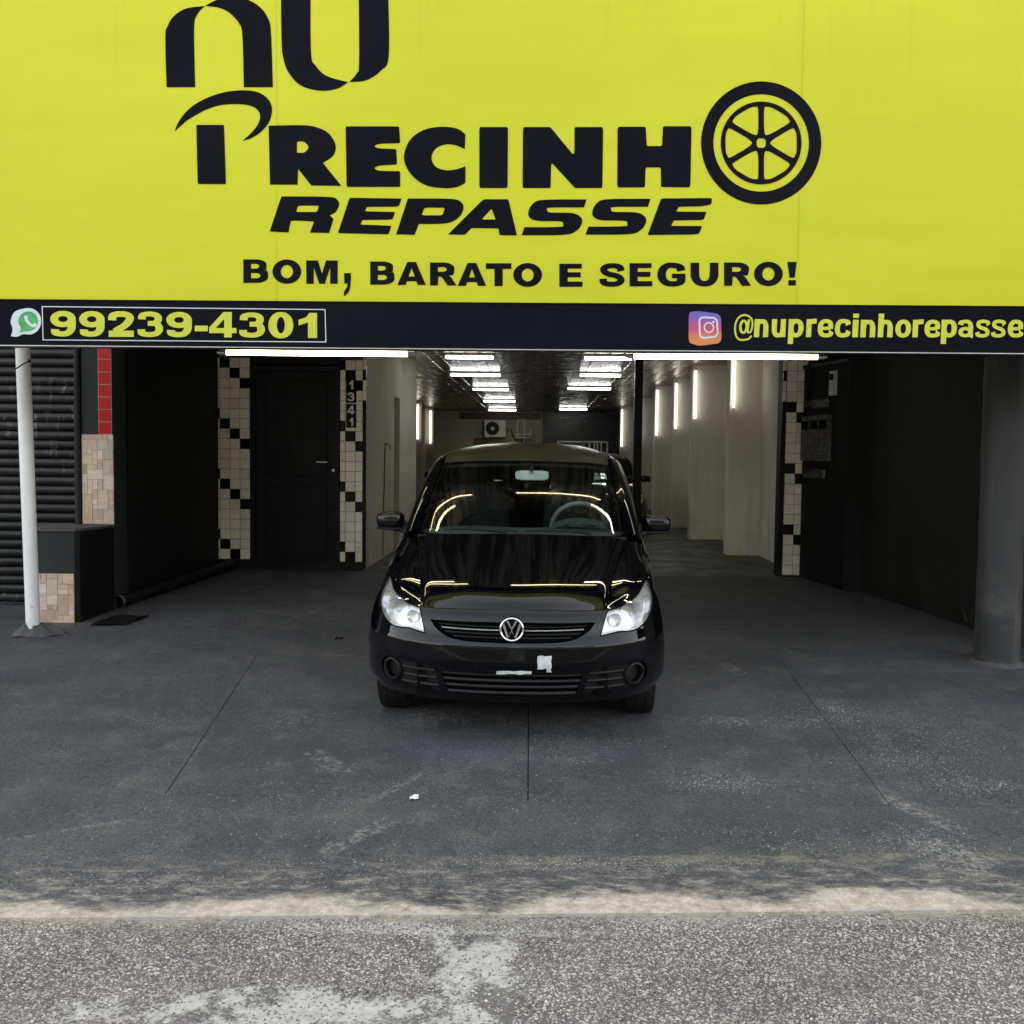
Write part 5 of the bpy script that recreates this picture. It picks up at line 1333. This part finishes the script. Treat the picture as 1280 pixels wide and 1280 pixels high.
    rg = patch([r4, [(0, 3.66, 1.30), (.2, 3.66, 1.30), (.36, 3.65, 1.29), (.48, 3.63, 1.27), (.57, 3.58, 1.25)], [(0, 3.83, 1.0), (.22, 3.82, 1.0), (.40, 3.80, .995), (.55, 3.78, .99), (.65, 3.73, .98)]], 6, 6, True)
    P('rear_window', MB().grid(rg), 'side_glass', 'all')
    P('windscreen', MB().grid(patch([wt, md, wb], 8, 12, True)), 'car_glass', 'all')
    # black band at the top and edges of the windscreen
    sc = patch([wt, md, wb], 8, 12, True); n_ = len(sc[0])
    P('windscreen_band', MB().grid([[(x, y+.004, z-.003) for x, y, z in r] for r in (sc[0], [tuple(a+(b_-a)*.5 for a, b_ in zip(p, q)) for p, q in zip(sc[0], sc[1])])]), 'void', True)
    for j0, j1 in ((0, 2), (n_-3, n_-1)):
        P('windscreen_band', MB().grid([[(r[j][0], r[j][1]+.004, r[j][2]-.004) for j in range(j0, j1+1)] for r in sc]), 'void', True)
    # A pillars: windscreen edge -> side frame
    Gf = [(.748, 1.285, .948), (.716, 1.46, 1.085), (.676, 1.66, 1.235), (.628, 1.85, 1.355), (.590, 2.00, 1.418)]
    We = crline([wb[4], md[4], wt[4]], 8); We = [We[0], We[4], We[8], We[12], We[16]]
    Gm = [tuple((a+b_)/2+d for a, b_, d in zip(p, q, (.018, -.018, .018))) for p, q in zip(Gf, We)]
    We2 = [(x+.006, y+.002, z+.004) for x, y, z in We]
    ap = patch([[a, m_, g_] for a, m_, g_ in zip(We2, Gm, Gf)], 6, 8)
    P('front_pillar', MB().grid(ap), 'paint', 'all'); P('front_pillar', MB().grid(flip(ap)), 'paint', 'all')
    # side frames and panes
    S0 = crline(Gf, 4)
    belt = [(.748, 1.285, .948), (.772, 1.7, .957), (.783, 2.3, .977), (.773, 2.9, .994), (.75, 3.35, 1.002), (.70, 3.66, 1.0)]
    midr = [(.700, 1.54, 1.148), (.735, 1.86, 1.175), (.744, 2.3, 1.19), (.732, 2.85, 1.195), (.70, 3.25, 1.19), (.645, 3.60, 1.17)]
    uppr = [(.640, 1.80, 1.325), (.668, 2.06, 1.362), (.676, 2.35, 1.378), (.662, 2.8, 1.376), (.63, 3.16, 1.355), (.575, 3.53, 1.315)]
    rail = [(.590, 2.00, 1.418), (.592, 2.15, 1.432), (.592, 2.40, 1.440), (.575, 2.75, 1.436), (.556, 3.06, 1.418), (.524, 3.50, 1.378)]
    sd_ = patch([belt, midr, uppr, rail], 10, 10)
    nr, nc = len(sd_), len(sd_[0])
    def region(i0, i1, j0, j1, off=0.0): return [[(p[0]+off, p[1], p[2]+off*.3) for p in r[j0:j1+1]] for r in sd_[i0:i1+1]]
    for fn in (lambda r: r, flip):
        P('window_frame', MB().grid(fn(region(0, 1, 0, nc-1))), 'dark_plastic', 'all')
        P('window_frame', MB().grid(fn(region(26, nr-1, 0, nc-1))), 'paint', 'all')
        P('window_frame', MB().grid(fn(region(1, 26, 0, 2))), 'paint', 'all')
        P('door_pillar', MB().grid(fn(region(1, 26, 19, 23))), 'dark_plastic', 'all')
        P('rear_pillar', MB().grid(fn(region(1, 26, 38, nc-1))), 'paint', 'all')
        P('side_window', MB().grid(fn(region(1, 26, 2, 19, -.004))), 'side_glass', 'all')
        P('side_window', MB().grid(fn(region(1, 26, 23, 38, -.004))), 'side_glass', 'all')
        # drip moulding on the roof edge
        ln = [sd_[-1][j] for j in range(0, nc, 3)]
        mv = MB().tube([(x-.006, y, z+.006) for x, y, z in ln], .007, 6)
        fr_ = MB().tube([(x+.004, y-.003, z+.003) for x, y, z in S0], .006, 6)
        if fn is flip: mv = mirb(mv); fr_ = mirb(fr_)
        P('roof_moulding', mv, 'dark_plastic', True); P('pillar_seal', fr_, 'dark_plastic', True)
    # ---- cowl, wipers
    cw0 = [(x, y+.004, z-.012) for x, y, z in [(0, 1.045, 1.0), (.25, 1.055, .998), (.52, 1.085, .985), (.645, 1.115, .966)]]
    cw1 = [(x, y+.0, z-.010) for x, y, z in [(0, 1.085, .998), (.25, 1.105, .997), (.47, 1.16, .992), (.655, 1.26, .985)]]
    cw2 = [(0, 1.15, 1.03), (.25, 1.17, 1.029), (.45, 1.215, 1.025), (.638, 1.32, 1.01)]
    cw = P('cowl_panel', MB().grid(patch([cw0, cw1], 6, 4, True)), 'trim_plastic', True)
    for k in range(24):
        x = -.10+k*.0075; P('cowl_slot', MB().box(x, x+.003, 1.052, 1.072, .9885, .9995), 'void', False, cw)
    def wiper(px_, pz_, tipx, blade):
        base = (px_, 1.105, .995)
        w_ = P('wiper', MB().lathe([(0, .022), (.016, .020), (.018, 0)], base, 'z', 16).tube([(px_, 1.10, 1.012), ((px_+tipx)/2, 1.105, 1.022), (tipx, 1.125, 1.022)], [.010, .008, .006], 8), 'dark_plastic', True)
        b0, b1 = blade; n = 14; pts = []
        for k in range(n+1):
            x = b0+(b1-b0)*k/n; ax = abs(x)
            y = 1.125+.10*(ax/.6)**2-.012; z = 1.018+.0*ax+.006*math.sin(math.pi*k/n)
            pts.append((x, y, z))
        P('wiper_blade', MB().tube(pts, .0055, 6), 'dark_plastic', True, w_)
    wiper(-.10, 0, -.30, (-.44, -.02)); wiper(.42, 0, .22, (.03, .55))
    # ---- mirrors
    for s in (1, -1):
        m = MB().sell((0, 0, 0), (.088, .055, .058), 14, .62)
        m.v = [(x*(1.0+.1*(y/.055)), y+.12*abs(x) if x < 0 else y, z*(1-.10*(x/.088))+.004) for x, y, z in m.v]
        m.xf(Matrix.Translation((.862, 1.43, 1.036)) @ Matrix.Rotation(R_(12), 4, 'Z'))
        arm = MB().tube([(.74, 1.36, .975), (.80, 1.40, .985), (.87, 1.42, .992)], [.022, .019, .016], 10)
        arm.v = [(x, y, .985+(z-.985)*.75) for x, y, z in arm.v]
        band = MB().sell((0, 0, 0), (.090, .057, .010), 8, .62).xf(Matrix.Translation((.862, 1.43, .990)) @ Matrix.Rotation(R_(12), 4, 'Z'))
        foot = MB().add([(.748, 1.30, .955), (.77, 1.42, .965), (.752, 1.40, 1.05), (.735, 1.36, 1.03)], [(0, 1, 2, 3)]).add([(.752, 1.30, .955), (.775, 1.42, .965), (.756, 1.40, 1.05), (.739, 1.36, 1.03)], [(0, 1, 2, 3)])
        if s < 0: m, arm, band, foot = mirb(m), mirb(arm), mirb(band), mirb(foot)
        sh_ = P('mirror_housing', m, 'paint', True)
        P('mirror_base', band, 'dark_plastic', True, sh_); P('mirror_arm', arm, 'dark_plastic', True, sh_); P('mirror_foot', foot, 'dark_plastic', False, sh_)
    # ---- wheels and underside
    tp = [(.20, -.06), (.262, -.085), (.283, -.080), (.2895, -.062), (.290, -.03), (.2865, -.028), (.2865, -.022), (.290, -.020), (.290, .020), (.2865, .022), (.2865, .028), (.290, .030), (.2895, .062), (.283, .080), (.262, .085), (.20, .06)]
    for y in (.80, 3.266):
        for s in (1, -1):
            X0 = .706*s
            rm = MB().lathe([(0, .055*s), (.05, .06*s), (.08, .05*s), (.16, .055*s), (.185, .062*s), (.20, .075*s), (.205, .06*s), (.19, -.07*s)], (X0, y, .29), 'x', 40)
            wh = P('wheel', rm, 'grey_plastic', True)
            P('tyre', MB().lathe(tp, (X0, y, .29), 'x', 56), 'rubber', 40, wh)
            m = MB()
            for k in range(9):
                a = 2*math.pi*k/9; m.box(X0+.058*s-.004, X0+.058*s+.004, y+.12*math.cos(a)-.014, y+.12*math.cos(a)+.014, .29+.12*math.sin(a)-.014, .29+.12*math.sin(a)+.014)
            o = P('hub_holes', m, 'void', False, wh); o['kind'] = 'stuff'
            ln = MB().grid([[(X0+dx, y+.335*math.cos(a), .295+.335*math.sin(a)) for a in np.linspace(R_(-8), R_(188), 30)] for dx in (-.19*s, .03*s)]).add([(X0-.19*s, y-.335, .24), (X0-.19*s, y+.335, .24), (X0-.19*s, y+.335, .64), (X0-.19*s, y-.335, .64)], [(0, 1, 2, 3)])
            P('wheel_liner', ln, 'void', True)
    P('underbody', MB().box(-.54, .54, .30, 3.7, .21, .50).box(-.50, .50, .12, .5, .262, .55), 'void', False)
    # ---- cabin
    P('cabin_floor', MB().box(-.66, .66, 1.15, 3.6, .50, .56), 'cabin', False)
    d0 = [(0, 1.16, .985), (.3, 1.19, .984), (.5, 1.24, .980), (.62, 1.32, .975)]
    d1 = [(0, 1.36, 1.005), (.3, 1.38, 1.003), (.5, 1.40, .998), (.66, 1.42, .985)]
    d2 = [(0, 1.60, .985), (.3, 1.60, .995), (.5, 1.60, .985), (.69, 1.56, .96)]
    d3 = [(0, 1.62, .60), (.3, 1.66, .60), (.5, 1.66, .60), (.69, 1.62, .60)]
    ds = P('dashboard', MB().grid(patch([d0, d1, d2], 5, 5, True)).grid(patch([d2, d3], 5, 2, True)), 'cabin', True)
    bin_ = MB()
    ho = [(.17, 1.56, .985), (.22, 1.55, 1.035), (.32, 1.545, 1.058), (.42, 1.545, 1.058), (.52, 1.55, 1.035), (.57, 1.56, .985)]
    P('instrument_hood', MB().grid([crline([(x, y-.16, z-.02 if z > 1 else z) for x, y, z in ho], 4), crline(ho, 4), crline([(x, y+.03, z-.03) for x, y, z in ho], 4)]), 'cabin', True, ds)
    ring = [(.37+.185*math.cos(a), 1.72-.07*math.sin(a), .975+.172*math.sin(a)) for a in np.linspace(0, 2*math.pi, 40, endpoint=False)]
    sw = P('steering_wheel', MB().tube(ring, .016, 10, closed=True), 'grey_plastic', True)
    P('wheel_hub', MB().sell((.37, 1.715, .965), (.075, .03, .06), 8, .8), 'cabin', True, sw)
    P('wheel_spoke', MB().box(.20, .54, 1.712, 1.728, .955, .985, .006), 'cabin', False, sw)
    for s in (1, -1):
        X0 = .36*s
        st = P('seat_back', MB().sell((X0, 2.18, .90), (.24, .09, .34), 12, .55), 'seat', True)
        P('headrest', MB().sell((X0, 2.26, 1.30), (.125, .05, .085), 10, .6), 'seat', True, st)
        P('headrest_post', MB().tube([(X0-.05, 2.25, 1.1), (X0-.05, 2.26, 1.25)], .006, 6).tube([(X0+.05, 2.25, 1.1), (X0+.05, 2.26, 1.25)], .006, 6), 'steel', True, st)
        P('seat_base', MB().sell((X0, 1.98, .63), (.24, .26, .10), 10, .5), 'seat', True)
        P('rear_headrest', MB().sell((X0*1.05, 3.2, 1.12), (.12, .05, .07), 10, .6), 'seat', True)
    P('rear_bench', MB().sell((0, 3.18, .82), (.62, .10, .30), 12, .4), 'seat', True)
    P('headlining', MB().grid([[(x*.97, y, z-.035) for x, y, z in r] for r in rf]), 'cabin', True)
    im = P('interior_mirror', MB().sell((.045, 1.835, 1.318), (.115, .016, .034), 10, .45), 'mirror_shell', True)
    P('mirror_stem', MB().tube([(.045, 1.815, 1.395), (.045, 1.822, 1.36), (.045, 1.83, 1.335)], .010, 8).tube([(.032, 1.818, 1.352), (.032, 1.816, 1.336), (.045, 1.814, 1.330), (.058, 1.816, 1.336)], .003, 6), 'cabin', True, im)
    return car
car = make_car()
# two more dark cars stand deep inside the showroom: copies with their own placing
def copy_tree(o, parent=None, skip=()):
    c = o.copy(); COL.objects.link(c)
    if parent is not None: c.parent = parent
    for ch in list(o.children):
        if not ch.name.split('.')[0] in skip: copy_tree(ch, c, skip)
    return c
for loc, rz, sc_, lb in [((.84, 15.3, .335), -.5, (1.0, 1.06, .885), 'dark car parked behind the front car on its right, seen past the black post'),
                         ((-1.02, 15.9, .335), 1.0, (.98, 1.05, .90), 'dark car parked behind the front car on its left, mostly hidden')]:
    c = copy_tree(car, None, ('sticker', 'badge_base'))
    c.location = loc; c.rotation_euler = (0, 0, R_(rz)); c.scale = sc_; c['label'] = lb
    c['group'] = 'dark cars in the showroom'


# =================================================================== ACROSS THE STREET (out of view; trees packed close to darken the car's reflections)
hs_ = thing('house', 'low dark-coloured house across the street seen only in reflections', 'house', (0, -24, 0))
part('house_wall', MB().box(-22, 22, -30, -24, 0, 3.4), M['house'], hs_)
part('house_roof', MB().add([(-22.5, -23.4, 3.3), (22.5, -23.4, 3.3), (22.5, -27, 4.9), (-22.5, -27, 4.9), (22.5, -30.6, 3.3), (-22.5, -30.6, 3.3)], [(0, 1, 2, 3), (3, 2, 4, 5)]), M['brown'], hs_)
for k in range(7):
    x = -19+k*6.2; w_ = part('window', MB().box(x, x+1.6, -24.05, -23.98, 1.0, 2.3), M['void'], hs_)
def crown(n, seed):
    r_ = np.random.default_rng(seed); m = MB()
    cl_ = [(r_.normal(0, 1.4), r_.normal(0, .9), 3.9+r_.uniform(-2.2, 2.4), r_.uniform(.8, 1.4)) for _ in range(16)]
    for _ in range(n):
        c = cl_[r_.integers(16)]; u = r_.normal(size=3); u /= np.linalg.norm(u); q = Vector((c[0], c[1], max(1.0, c[2])))+Vector(u)*c[3]*float(r_.uniform(.4, 1.05))
        a = Vector(r_.normal(size=3)).normalized()*.17; b2 = a.cross(Vector(r_.normal(size=3))).normalized()*.11
        m.add([q-a, q+b2, q+a, q-b2], [(0, 1, 2, 3)])
    return m
for k, (x, y) in enumerate([(-14, -13), (-9.3, -12.3), (-5.2, -13), (-1.4, -12.6), (2.6, -13.2), (6.8, -12.4), (11, -13), (15, -12.6)]):
    t = thing('street_tree', 'street tree across the road, only in reflections, %s' % ['first from the left', 'second from the left', 'third from the left', 'fourth from the left', 'fourth from the right', 'third from the right', 'second from the right', 'last on the right'][k], 'tree', (x, y, 0), 'trees across the street')
    part('crown', crown(2600, 40+k).xf(Matrix.Translation((x, y, 0))), M['leaf'], t)
    part('trunk', MB().tube([(x, y, 0), (x+.1, y, 1.5), (x, y+.1, 3.0), (x+.2, y, 4.2)], [.22, .17, .14, .06], 10).tube([(x, y, 2.6), (x-.6, y+.2, 3.6), (x-1.1, y, 4.4)], [.1, .07, .03], 8).tube([(x, y, 2.8), (x+.7, y-.2, 3.7), (x+1.2, y, 4.3)], [.09, .06, .03], 8), M['bark'], t, True)
